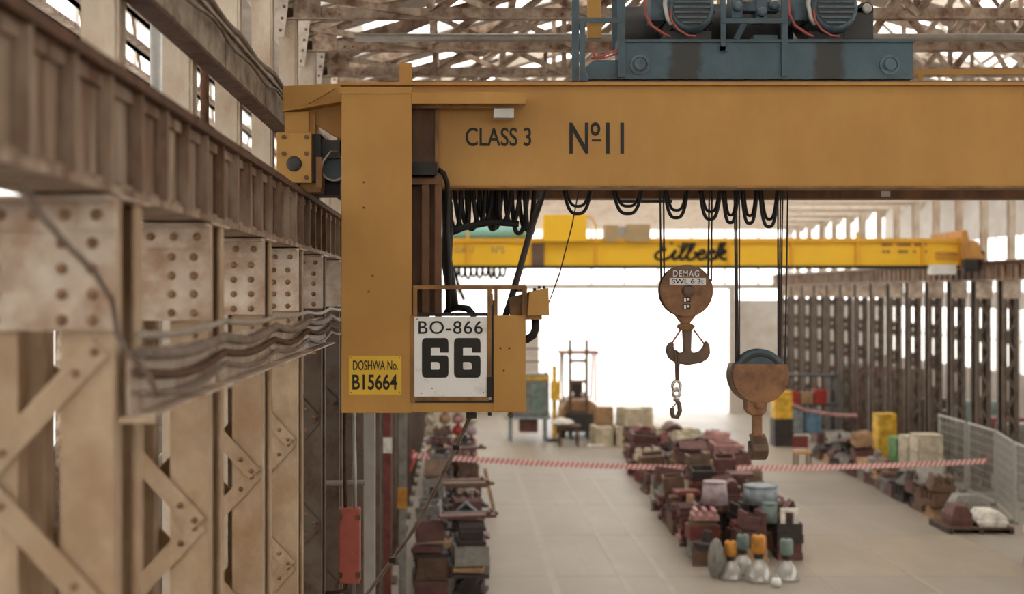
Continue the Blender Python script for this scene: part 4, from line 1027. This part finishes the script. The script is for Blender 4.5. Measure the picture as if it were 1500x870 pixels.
def junk(design, colour, loc, rot, scale, where, group):
    key = (design, colour)
    label = '%s %s %s' % (colour, DES[design][1], where)
    if key not in PROTO:
        r = thing(design, (0, 0, 0), label, DES[design][2], group)
        for nm, mb, c in DES[design][0]('j_' + colour):
            make_obj(nm, mb, c, r)
        PROTO[key] = r
        r.location = loc; r.rotation_euler = rot; r.scale = scale
        return r
    c = copy_tree(PROTO[key], loc, rot, scale, label); c['group'] = group
    return c
STACKS = []                       # (x, y, half size, top) of every stack, for the things put on top
RESERVED = []                     # (x, y, radius, z): leave room for these
for px, py, d, r in ((1047, 738, 28.6, .32), (1114, 737, 28.6, .41), (1127, 765, 27.9, .2), (1152, 757, 27.4, .1), (1180, 768, 28.1, .05)):
    p = P(px, py, d); RESERVED.append((p.x, p.y, r, p.z))
def heap(x_of, d0, d1, cell, hmax, colours, where, group, seed, skip=0.1):
    rn = random.Random(seed)
    d = d0
    while d < d1:
        xa, xb = x_of(d)
        n = max(1, int((xb - xa) / cell))
        off = rn.uniform(0, .16); xa += off; xb += off
        for i in range(n):
            if rn.random() < skip: continue
            x = xa + (i + .5) * (xb - xa) / n
            lv = hmax(d, i, n) * rn.uniform(.7, 1.15)
            room = [q for q in RESERVED if abs(q[0] - x) < q[2] + cell / 2 and abs(q[1] - d) < q[2] + cell / 2]
            cap = min([q[3] for q in room] + ([.92] if abs(d - 35.0) < cell / 2 + .15 else []) + [9])
            flat = cap < 9
            lv = min(lv, cap) if not room else cap
            z = 0.006; first = True
            while z < lv - .05:
                des = rn.choice(list(DES)) if not first else rn.choice(['wooden_tray', 'stepped_pattern', 'ribbed_board', 'wooden_trough'])
                hh = rn.uniform(.2, .42)
                if des == 'plank': hh = .08
                if des == 'round_pattern': hh = .35
                if flat and z + hh * 1.4 > cap:
                    des = 'ribbed_board'; hh = cap - z
                    if hh < .06: break
                last = z + hh >= lv
                tx = rn.uniform(-.16, .16) if last and not flat else 0
                ty = rn.uniform(-.13, .13) if last and not flat else 0
                rz = rn.uniform(-.16, .16) + rn.choice((0, math.pi / 2))
                sx = cell * rn.uniform(.76, .97); sy = cell * rn.uniform(.76, .97)
                full = hh * (1.4 if des == 'plank' else 1)
                pad = 2 * full * (abs(math.sin(tx)) + abs(math.sin(ty))) + .02
                c, sn = abs(math.cos(rz)), abs(math.sin(rz))
                f = min(1, (cell - pad) / max(sx * c + sy * sn, sx * sn + sy * c))
                sx *= f; sy *= f
                jx = max(0, (cell - pad - (sx * c + sy * sn)) / 2); jy = max(0, (cell - pad - (sx * sn + sy * c)) / 2)
                lift = .5 * (sy * abs(math.sin(tx)) + sx * abs(math.sin(ty)))
                col = rn.choices([q for q, _ in colours], [w for _, w in colours])[0]
                junk(des, col, (x + rn.uniform(-jx, jx), d + rn.uniform(-jy, jy), z + lift), (tx, ty, rz), (sx, sy, hh), where, group)
                z += full + .004 + 2 * lift; first = False
            STACKS.append((x, d, cell / 2, z))
        d += cell * 1.01
def nearest_stack(x, y):
    return min(STACKS, key=lambda q: (q[0] - x) ** 2 + (q[1] - y) ** 2)
def rest_z(x, y, r):
    return max([t for sx, sy, h, t in STACKS if abs(sx - x) < h + r and abs(sy - y) < h + r] + [.004])
CC = [('maroon', 6), ('oxblood', 2), ('brown', 3), ('charcoal', 3), ('grey', 1.5), ('tan', 1), ('pink', .8), ('cream', .5)]
def xc(d):
    t = (d - 27) / 16.0
    return (4.75 + .6 * t, 7.45 + 1.0 * t)
heap(xc, 27.3, 33.5, .70, lambda d, i, n: (1.35 if 0 < i < n - 1 else .95) * (1.0 if d > 28.2 else .75), CC, 'in the middle heap', 'patterns in the middle heap', 3, .04)
heap(xc, 34.35, 42.6, .95, lambda d, i, n: 1.25 if i else .8, CC, 'in the middle heap', 'patterns in the middle heap', 4, .06)
heap(lambda d: (5.6, 8.3), 43.75, 47.0, 1.1, lambda d, i, n: .9, CC, 'in the middle heap', 'patterns in the middle heap', 8, .15)
heap(lambda d: (-.98, .56 if d < 30 else .5), 24.75, 43, .73, lambda d, i, n: (1.35 if i == 0 else 1.0) * (1 if int(d) % 5 else .5), [('charcoal', 6), ('brown', 4), ('maroon', 4), ('grey', 1), ('tan', .4), ('bluegrey', .6)], 'in the heap along the laced columns', 'patterns in the left heap', 9, .06)
heap(lambda d: (11.5 + (d - 32) * .06, 13.0), 33.2, 46, .8, lambda d, i, n: .9 + .35 * (i > 0), [('brown', 4), ('maroon', 4), ('charcoal', 3), ('tan', 2), ('grey', 2), ('red', .8), ('cream', .7)], 'in the heap beside the mesh fence', 'patterns in the right heap', 12, .1)
heap(lambda d: (11.55, 12.7), 25.9, 27.4, .6, lambda d, i, n: 1.3, [('charcoal', 3), ('ivory', 1), ('maroon', 3), ('grey', 2)], 'in the stack before the mesh fence', 'patterns in the small right stack', 15, 0)

# low pallet pile in front of the fence
q = thing('pallet', P(1425, 772, 31.0), 'dark low pallet under pale castings near the fence', 'pallet')
pa, pb = P(1383, 0, 31.0).x, P(1478, 0, 31.0).x
for i in range(5):
    y = 30.7 + i * .28
    make_obj('deck_board', MB().box(pa, pb, y, y + .2, .12, .16), 'j_brown', q)
for x in (pa, (pa + pb) / 2 - .05, pb - .1):
    make_obj('bearer', MB().box(x, x + .1, 30.7, 32.0, 0, .12), 'j_charcoal', q)
def casting(x, y, z, sx, sy, sz, mt, lab, rot=0):
    q = thing('metal_casting', (x, y, z), lab, 'casting')
    make_obj('body', MB().prism([(x - sx/2, z), (x + sx/2, z), (x + sx/2, z + sz*.6), (x + sx*.2, z + sz), (x - sx*.3, z + sz), (x - sx/2, z + sz*.5)], y - sy/2, y + sy/2), mt, q, bevel=.02)
    make_obj('flange', MB().box(x - sx*.56, x + sx*.56, y - sy*.54, y + sy*.54, z + sz*.25, z + sz*.36), mt, q)
    return q
casting(pa + .36, 31.1, .16, .5, .6, .5, 'j_maroon', 'maroon casting on the low dark pallet')
casting(pa + 1.06, 31.08, .16, .65, .7, .38, 'j_ivory', 'white casting with a flange on the low dark pallet')
casting(pa + .85, 31.82, .163, .9, .45, .62, 'j_grey', 'grey long casting at the back of the low dark pallet')

# drums, buckets and lamps on the middle heap
def tub(name, c, r0, r1, h, mt, lab, cat):
    q = thing(name, c, lab, cat)
    make_obj('wall', MB().lathe([(r0, 0), (r1, h), (r1 * .93, h), (r0 * .9, .03)], c, 22), mt, q, smooth=True)
    make_obj('rim', MB().lathe([(r1 * .97, h - .05), (r1 * 1.05, h - .04), (r1 * 1.05, h), (r1 * .97, h)], c, 22), mt, q, smooth=True)
    return q
cb = P(1047, 738, 28.6); cb.z = rest_z(cb.x, cb.y, .32); tub('bucket', cb, .30, .25, .50, 'j_lilac', 'lilac upturned bucket on top of the middle heap', 'bucket')
cb = P(1114, 737, 28.6); cb.z = rest_z(cb.x, cb.y, .41); tub('round_tub', cb, .38, .36, .40, 'j_bluegrey', 'wide pale grey tub on top of the middle heap', 'tub')
cb = P(1127, 765, 27.9); cb.z = rest_z(cb.x, cb.y, .2); tub('small_drum', cb, .17, .16, .42, 'j_sage', 'small sage green drum in the middle heap', 'drum')
q = thing('square_casting', P(1152, 757, 27.6), 'white square frame with a round hole on the middle heap', 'casting')
a = P(1140, 757, 27.4); st = nearest_stack(a.x + .19, 27.3); a = Vector((st[0] - .19, st[1] - .24, st[3]))
q.location = a; ROOTLOC[q.name] = a.copy()
make_obj('frame_side', MB().box(a.x, a.x + .1, a.y - .05, a.y + .05, a.z, a.z + .32), 'j_ivory', q)
make_obj('frame_side', MB().box(a.x + .28, a.x + .38, a.y - .05, a.y + .05, a.z, a.z + .32), 'j_ivory', q)
make_obj('frame_top', MB().box(a.x + .1, a.x + .28, a.y - .05, a.y + .05, a.z + .24, a.z + .32), 'j_ivory', q)
for i in range(4):
    st = nearest_stack(7.45, 28.1); p = Vector((st[0] - .14, st[1] - .06 + .1 * i, st[3] + .02))
    tag(make_obj('striped_slat', MB().bar(p, p + Vector((.28, 0, .42)), .06, .05), 'j_pink' if i % 2 else 'j_charcoal', base=p), 'slanting %s slat on the right end of the middle heap' % ('pink' if i % 2 else 'dark'), 'slat', 'slats on the middle heap')
def bay_lamp(px, d, s, mt, lab):
    c = P(px, 0, d); c.z = 0
    q = thing('high_bay_lamp', c, lab, 'lamp')
    prof = [(.30, 0), (.295, .06), (.25, .22), (.17, .36), (.09, .44), (.075, .5)]
    make_obj('reflector', MB().lathe([(r * s, h * s) for r, h in prof], c, 22), 'lamp_glass', q, smooth=True)
    make_obj('collar', MB().lathe([(.09 * s, .47 * s), (.10 * s, .5 * s), (.10 * s, .58 * s), (.08 * s, .6 * s)], c, 16), 'j_charcoal', q, smooth=True)
    make_obj('ballast_housing', MB().lathe([(.12 * s, .58 * s), (.15 * s, .62 * s), (.15 * s, .9 * s), (.13 * s, .95 * s), (.05 * s, .96 * s)], c, 16), mt, q, smooth=True)
    make_obj('hanging_ring', MB().lathe([(.03 * s, .96 * s), (.04 * s, .98 * s), (.02 * s, 1.03 * s)], c, 10), 'j_charcoal', q)
bay_lamp(1070, 25.9, .80, 'j_orange', 'standing bell lamp with a brown-orange housing beside the leaning disc')
bay_lamp(1088, 26.4, .84, 'j_sage', 'standing bell lamp with a teal housing between two orange ones')
bay_lamp(1111, 25.7, .96, 'j_orange', 'largest standing bell lamp with an orange housing')
bay_lamp(1152, 25.8, .86, 'j_sage', 'standing bell lamp with a grey-green housing at the end of the lamps')
c = P(1047, 848, 25.9)
q = thing('leaning_disc', c, 'thin pale disc leaning on edge beside the standing lamps', 'disc')
make_obj('disc', MB().lathe([(.05, -.03), (.38, -.02), (.4, 0), (.38, .02), (.05, .03)], (c.x, c.y + .1, .4), 22, 'x'), 'j_grey', q, smooth=True)
make_obj('hub', MB().lathe([(.07, -.06), (.07, .06)], (c.x, c.y + .1, .4), 12, 'x'), 'j_grey', q)
q.rotation_euler = (0, .12, .15)
c = P(1137, 850, 25.2)
q = thing('lamp_globe', (c.x, c.y, 0), 'small white globe lying between the standing lamps', 'globe')
make_obj('globe', MB().lathe([(.02, 0), (.07, .02), (.1, .08), (.1, .12), (.07, .18), (.02, .2)], (c.x, c.y, 0), 14), 'sign_white', q, smooth=True)
make_obj('cap', MB().lathe([(.04, .19), (.04, .24), (.02, .25)], (c.x, c.y, 0), 10), 'galv', q)

# ------------------------------------------------------------------ barrier tape
a, b = P(606, 667, 35.0), P(1446, 675, 35.0)
def tape_z(t):
    za = a.z + (b.z - a.z) * t
    return za - .26 * (1 - (2 * t - 1) ** 2)
tp = thing('barrier_tape', (a.x, 35.0, a.z), 'red and white striped barrier tape strung across the hall', 'tape')
n = 230
mr, mw = MB(), MB()
for i in range(n):
    t0, t1 = i / n, (i + 1) / n
    sl = .3 / n
    z0, z1 = tape_z(t0), tape_z(t1)
    x0 = a.x + (b.x - a.x) * t0; x1 = a.x + (b.x - a.x) * t1
    sk = .045
    vs = [(x0 - sk, 34.995, z0 - .07), (x1 - sk, 34.995, z1 - .07), (x1 + sk, 34.995, z1 + .07), (x0 + sk, 34.995, z0 + .07)]
    vs += [(x, 35.0, z) for x, y, z in vs]
    (mr if i % 2 else mw).add(vs, [(0,1,2,3),(7,6,5,4),(0,4,5,1),(1,5,6,2),(2,6,7,3),(3,7,4,0)])
stuff(make_obj('red_stripes', mr, 'tape_red', tp)); stuff(make_obj('white_stripes', mw, 'tape_white', tp))
make_obj('knot', MB().tube([P(606, 660, 35), P(603, 668, 35), P(606, 676, 35), P(600, 690, 35)], .05, 6), 'tape_red', tp)
tag(make_obj('barrier_tape', MB().tube([P(1160, 592, 49.6), P(1180, 601, 49.5), P(1215, 607, 49.2), P(1255, 609, 48.6)], .07, 5), 'j_pink', base=P(1255, 609, 48)), 'faded pink tape sagging in front of the storage rack', 'tape')

# ------------------------------------------------------------------ mesh fence at the right
def fence_panel(x0, y0, x1, y1, label, group):
    q = thing('fence_panel', (x0, y0, 0), label, 'fence', group)
    A, B = Vector((x0, y0, 0)), Vector((x1, y1, 0)); v = B - A
    up = Vector((0, 0, 2.05))
    for p in (A, B):
        make_obj('fence_post', MB().cyl(p, p + up, .03, n=8), 'galv', q)
    for z in (.12, 2.02):
        make_obj('fence_rail', MB().cyl(A + Vector((0,0,z)), B + Vector((0,0,z)), .025, n=8), 'galv', q)
    m = MB(); L = v.length; k = int(L / .12)
    for i in range(1, k):
        p = A + v * (i / k); m.bar(p + Vector((0,0,.12)), p + Vector((0,0,2.02)), .012, .012)
    for j in range(1, 8):
        m.bar(A + Vector((0,0,.12 + j * .24)), B + Vector((0,0,.12 + j * .24)), .012, .012)
    stuff(make_obj('wire_mesh', m, 'galv', q))
    for p in (A,) if B.y < 38 else (A, B):
        make_obj('fence_foot', MB().box(p.x - .14, p.x + .14, p.y - .08, p.y + .08, 0, .1), 'j_grey', q)
pts = [(13.3, 27.2), (13.45, 29.6), (13.75, 32.0), (14.4, 34.6), (14.55, 37.0), (14.6, 39.4)]
for (x0, y0), (x1, y1) in zip(pts, pts[1:]):
    fence_panel(x0 + (x1 - x0) * .07, y0 + .17, x1 - (x1 - x0) * .03, y1 - .07, 'galvanised wire mesh fence panel along the dark laced columns', 'mesh fence panels')

# ------------------------------------------------------------------ background: racks, crates, machines
def rack(x0, x1, d, h, n, mt, lab):
    q = thing('storage_rack', ((x0 + x1) / 2, d, 0), lab, 'rack')
    for x in (x0, x1 - .08):
        for y in (d, d + .8):
            make_obj('upright', MB().box(x, x + .08, y, y + .08, 0, h), mt, q)
    for i in range(n):
        z = .25 + i * (h - .3) / max(1, n - 1)
        make_obj('shelf', MB().box(x0, x1, d, d + .88, z, z + .07), mt, q)
    return q, [.325 + i * (h - .3) / max(1, n - 1) for i in range(n)]
q, zs = rack(12.55, 14.7, 50.0, 2.55, 3, 'grey_dark', 'dark storage rack against the right columns with crates on it')
def crate(x, y, z, w, dp, h, mt, lab, group=None, cat='crate'):
    q = thing('crate', (x, y, z), lab, cat, group)
    make_obj('crate_floor', MB().box(x - w/2, x + w/2, y - dp/2, y + dp/2, z, z + .03), mt, q)
    nb = 3
    for i in range(nb):
        z0 = z + .03 + i * (h - .03) / nb; z1 = z0 + (h - .03) / nb - .02
        make_obj('slat', MB().box(x - w/2, x + w/2, y - dp/2, y - dp/2 + .025, z0, z1), mt, q)
        make_obj('slat', MB().box(x - w/2, x + w/2, y + dp/2 - .025, y + dp/2, z0, z1), mt, q)
        for sx in (-1, 1):
            make_obj('slat', MB().box(x + sx * (w/2 - .0125) - .0125, x + sx * (w/2 - .0125) + .0125, y - dp/2 + .026, y + dp/2 - .026, z0, z1), mt, q)
    for sx in (-1, 1):
        make_obj('corner_post', MB().box(x + sx * (w/2 - .06) - .03, x + sx * (w/2 - .06) + .03, y - dp/2 - .02, y - dp/2 - .001, z, z + h), mt, q)
    make_obj('lid', MB().box(x - w/2, x + w/2, y - dp/2, y + dp/2, z + h - .001, z + h + .025), mt, q)
    return q
crate(12.95, 50.4, zs[1], .5, .6, .45, 'j_red', 'red crate on the middle shelf of the dark rack')
crate(13.5, 50.4, zs[1], .45, .6, .4, 'j_tan', 'tan crate on the middle shelf of the dark rack')
crate(14.05, 50.4, zs[1], .5, .6, .5, 'j_red', 'second red crate on the middle shelf of the dark rack, nearest the columns')
crate(13.0, 50.4, zs[0], .7, .7, .9, 'j_bluegrey', 'blue-grey crate on the bottom shelf of the dark rack')
crate(13.75, 50.4, zs[0], .6, .7, .85, 'j_blue', 'blue crate on the bottom shelf of the dark rack')
q = crate(12.15, 48.6, 0, .7, .7, 1.0, 'j_charcoal', 'dark crate beside the dark storage rack')
crate(12.15, 48.6, 1.03, .65, .6, 1.0, 'j_yellow', 'bright yellow crate on top of the dark crate by the rack')
q = thing('white_board', (12.4, 44.8, 0), 'white board leaning on edge before the storage rack', 'board')
make_obj('board', MB().box(12.1, 12.65, 46.6, 46.64, .03, .66), 'j_ivory', q)
make_obj('board_foot', MB().box(12.15, 12.6, 46.5, 46.8, 0, .04), 'j_grey', q)
crate(14.0, 42.5, 0, .6, .6, 1.75, 'j_yellow', 'tall yellow crate among the dark columns')
for i in range(3):
    crate(13.95, 38.6 + i * .95, 0, .75, .75, 1.5 - .15 * i, ('j_cream', 'j_cream', 'j_green')[i], ('tall cream slatted crate behind the mesh fence', 'cream slatted crate behind the tall cream one', 'green slatted crate behind the two cream ones')[i])
q = thing('chair', (11.3, 42.6, 0), 'brown wooden chair at the head of the right heap', 'chair')
for sx in (0, .42):
    for sy in (0, .42):
        make_obj('leg', MB().box(11.1 + sx, 11.15 + sx, 42.4 + sy, 42.45 + sy, 0, .45), 'j_brown', q)
make_obj('seat', MB().box(11.08, 11.6, 42.38, 42.9, .45, .5), 'j_orange', q)
make_obj('backrest', MB().box(11.08, 11.6, 42.87, 42.9, .6, 1.0), 'j_oxblood', q)

# sacks and boxes in front of the doorway
k = 0
rb = random.Random(21)
for row, (d, z, xs) in enumerate(((48.7, 0, (5.5, 6.25, 7.0, 7.75, 8.5)), (49.45, 0, (5.4, 6.15, 6.9, 7.65)), (49.45, .70, (5.6, 6.4, 7.1)), (48.7, .70, (6.6,)))):
    for i, x in enumerate(xs):
        mt = ('j_cream', 'j_cream', 'j_tan', 'j_cream')[(i + row) % 4]
        h = .7
        crate(x, d, z, .64, .62, h - .03, mt, '%s wooden crate in the stack before the bright doorway' % mt[2:], 'crates before the doorway')
# bench, cabinet, machine
q = thing('work_bench', (2.7, 50, 0), 'pale grey steel bench standing before the left end wall', 'bench')
for x in (2.0, 3.35):
    for y in (50, 50.7):
        make_obj('leg', MB().box(x, x + .12, y, y + .12, 0, .86), 'j_bluegrey', q)
make_obj('bench_top', MB().box(1.85, 3.6, 49.9, 50.95, .86, .95), 'j_bluegrey', q)
make_obj('drawer_unit', MB().box(2.4, 3.1, 50.05, 50.8, .35, .86), 'j_maroon', q)
q = thing('machine_cabinet', (2.8, 50.4, .95), 'tall grey machine cabinet with a yellow band on the steel bench', 'cabinet')
make_obj('body', MB().box(2.0, 3.55, 50.05, 50.85, .95, 2.6), 'j_grey', q, bevel=.02)
make_obj('door', MB().box(2.1, 2.75, 50.02, 50.05, 1.05, 2.3), 'j_grey', q)
make_obj('door', MB().box(2.8, 3.45, 50.02, 50.05, 1.05, 2.3), 'j_sage', q)
make_obj('warning_band', MB().box(1.99, 3.56, 50.03, 50.06, 2.36, 2.5), 'j_yellow', q)
rl = make_obj('top_frame', MB().box(2.2, 2.25, 50.1, 50.15, 2.6, 3.6).box(3.4, 3.45, 50.1, 50.15, 2.6, 3.6).box(2.2, 3.45, 50.1, 50.15, 3.55, 3.6).box(2.2, 3.45, 50.1, 50.15, 3.05, 3.1), 'grey_dark', q)
q = thing('column_press', (3.72, 50, 0), 'yellow upright drill column beside the machine cabinet', 'drill')
make_obj('column', MB().box(3.68, 3.84, 50.2, 50.4, 0, 2.9), 'j_yellow', q)
make_obj('head', MB().box(3.62, 3.95, 49.8, 50.45, 1.6, 2.3), 'j_yellow', q)
make_obj('base', MB().box(3.5, 4.0, 49.8, 50.6, 0, .12), 'grey_dark', q)
fk = thing('forklift', (4.9, 51, 0), 'brown forklift with raised mast and red roof guard before the doorway', 'forklift')
make_obj('body', MB().prism([(4.1, .35), (5.5, .35), (5.55, 1.3), (5.2, 1.5), (4.3, 1.5), (4.1, 1.1)], 51, 53), 'j_tan', fk, bevel=.05)
make_obj('counterweight', MB().prism([(4.15, .4), (5.45, .4), (5.4, 1.35), (4.2, 1.35)], 53, 53.6), 'grey_dark', fk)
for x in (4.1, 5.4):
    make_obj('guard_post', MB().bar((x + .08, 51.5, 1.4), (x + .12, 51.8, 3.3), .08, .08), 'j_sage' if x < 5 else 'j_pink', fk)
    make_obj('guard_post', MB().bar((x + .08, 53.2, 1.4), (x + .12, 52.9, 3.3), .08, .08), 'j_pink', fk)
make_obj('roof_guard', MB().box(4.1, 5.65, 51.7, 53.0, 3.28, 3.4), 'j_pink', fk)
for x in (4.35, 5.0):
    make_obj('mast', MB().box(x, x + .12, 50.7, 50.85, .1, 3.9), 'j_brown', fk)
for z in (1.0, 2.2, 3.0):
    make_obj('mast_cross_bar', MB().box(4.35, 5.12, 50.75, 50.82, z, z + .12), 'j_brown', fk)
make_obj('carriage', MB().box(4.2, 5.3, 50.6, 50.7, .3, 1.0), 'grey_dark', fk)
for x in (4.35, 5.0):
    make_obj('fork', MB().box(x, x + .14, 49.9, 50.62, .1, .16).box(x, x + .14, 50.55, 50.62, .1, .7), 'grey_dark', fk)
make_obj('seat', MB().box(4.55, 5.05, 52.2, 52.7, 1.5, 2.1), 'j_charcoal', fk, bevel=.05)
for x in (4.02, 5.4):
    for y in (51.4, 53.0):
        make_obj('wheel', MB().lathe([(.1, 0), (.34, .02), (.36, .06), (.36, .2), (.34, .24), (.1, .26)], (x, y, .36), 18, 'x'), 'black_rubber', fk, smooth=True)
for x in (4.5, 4.95):
    make_obj('headlamp', MB().lathe([(.08, 0), (.1, -.04), (.07, -.06)], (x, 50.98, 1.75), 14, 'y'), 'sign_white', fk, smooth=True)
make_obj('lamp_bar', MB().box(4.3, 5.2, 51.0, 51.06, 1.6, 1.66), 'grey_dark', fk)
q = thing('stool', (4.1, 48.6, 0), 'dark brown wooden stool with a white cloth on it', 'stool')
for x in (3.8, 4.45):
    for y in (48.3, 48.85):
        make_obj('leg', MB().box(x, x + .08, y, y + .08, 0, .7), 'j_brown', q)
make_obj('seat', MB().box(3.7, 4.6, 48.25, 49.0, .7, .78), 'j_maroon', q)
m = MB().lathe([(.42, 0), (.4, .06), (.3, .14), (.18, .2), (.05, .22)], (3.95, 48.6, .83), 12)
m.v = [v + Vector((.06 * math.sin(9 * v.y), .05 * math.sin(11 * v.x), .03 * math.sin(15 * v.x))) for v in m.v]
tag(make_obj('crumpled_cloth', m, 'j_ivory', smooth=True, base=(3.95, 48.6, .78)), 'crumpled white cloth lying on the brown stool', 'cloth')
m = MB().box(4.85, 5.5, 48.2, 48.7, .0, .05)
tag(make_obj('floor_sheet', m, 'j_ivory', bevel=.01, base=(5.1, 48.4, 0)), 'white sheet lying on the floor before the crates', 'sheet')
# sacks beside the left columns
rb = random.Random(4)
for i in range(24):
    x = -.9 + (i % 4) * .46; z = .395 * (i // 4) + .005; y = 45 + .05 * rb.random()
    col = ('pink', 'cream', 'ivory', 'red', 'lilac', 'cream', 'tan')[i % 7]
    m = MB().lathe([(.1, 0), (.24, .03), (.27, .14), (.24, .27), (.12, .33), (.03, .34)], (0, 0, 0), 12)
    m.v = [Vector((v.x * .78 + x, v.y * 1.1 + y, v.z + z)) for v in m.v]
    q = thing('cloth_sack', (x, y, z), '%s stuffed sack in the pile beyond the left heap' % col, 'sack', 'sacks beyond the left heap')
    make_obj('bag', m, 'j_' + col, q, smooth=True)
    make_obj('tied_neck', MB().lathe([(.04, .3), (.07, .36), (.05, .4)], (x, y, z - .02), 8), 'j_' + col, q)

# cupboards added behind the dark columns to block the bright lower gaps
rb = random.Random(31)
for i in range(12):
    y = 34.5 + i * 2.1; x = 17.0 + .5 * rb.random(); wd = 1.2 + .4 * rb.random(); hh = 1.6 + 1.3 * rb.random(); dp = .8
    col = ('charcoal', 'brown', 'grey', 'oxblood', 'sage', 'charcoal')[i % 6]
    q = thing('cupboard', (x, y, 0), '%s steel cupboard added to block brightness behind the dark columns' % col, 'cupboard', 'added cupboards behind the dark columns')
    make_obj('body', MB().box(x - wd/2, x + wd/2, y, y + dp, .08, hh), 'j_' + col, q, bevel=.01)
    make_obj('plinth', MB().box(x - wd/2 + .04, x + wd/2 - .04, y + .04, y + dp - .04, 0, .08), 'j_charcoal', q)
    for sx in (-1, 1):
        dr = make_obj('door', MB().box(x + (sx - 1) * wd/4 + .02, x + (sx + 1) * wd/4 - .02, y - .02, y, .14, hh - .06), 'j_' + col, q)
        make_obj('handle', MB().box(x + sx * .06 - .012, x + sx * .06 + .012, y - .05, y - .02, hh * .5, hh * .5 + .15), 'galv', dr)
# long boards lying on the left heap, and a trestle leaning on it
rb = random.Random(6)
front = sorted([q for q in STACKS if q[0] > .05 and q[0] < .8 and q[1] < 34], key=lambda q: q[1])
for i, st in enumerate(front[::2]):
    z = rest_z(st[0] - .15, st[1], .28) + .005
    col = ('maroon', 'charcoal', 'brown')[i % 3]
    q = thing('long_board', (st[0], st[1], z), '%s long board lying across the top of the heap along the laced columns' % col, 'board', 'boards lying on the left heap')
    a = Vector((st[0] - .6, st[1] - .1, z + .03)); b = Vector((st[0] + .47, st[1] + .12 * rb.random(), z + .03))
    make_obj('plank', MB().bar(a, b, .3, .05, (0, 0, 1)), 'j_' + col, q)
    make_obj('cleat', MB().bar(b + Vector((-.12, -.14, .05)), b + Vector((-.12, .14, .05)), .08, .05, (0, 0, 1)), 'j_' + col, q)
q = thing('wooden_trestle', (.9, 33.6, 0), 'pale wooden trestle leaning on the heap along the laced columns', 'trestle')
for dy in (0, .5):
    make_obj('leg', MB().bar((.72, 33.6 + dy, 1.1), (.95, 33.6 + dy, .03), .09, .07), 'j_tan', q)
make_obj('cross_bar', MB().bar((.86, 33.56, .5), (.86, 34.14, .5), .07, .04), 'j_tan', q)
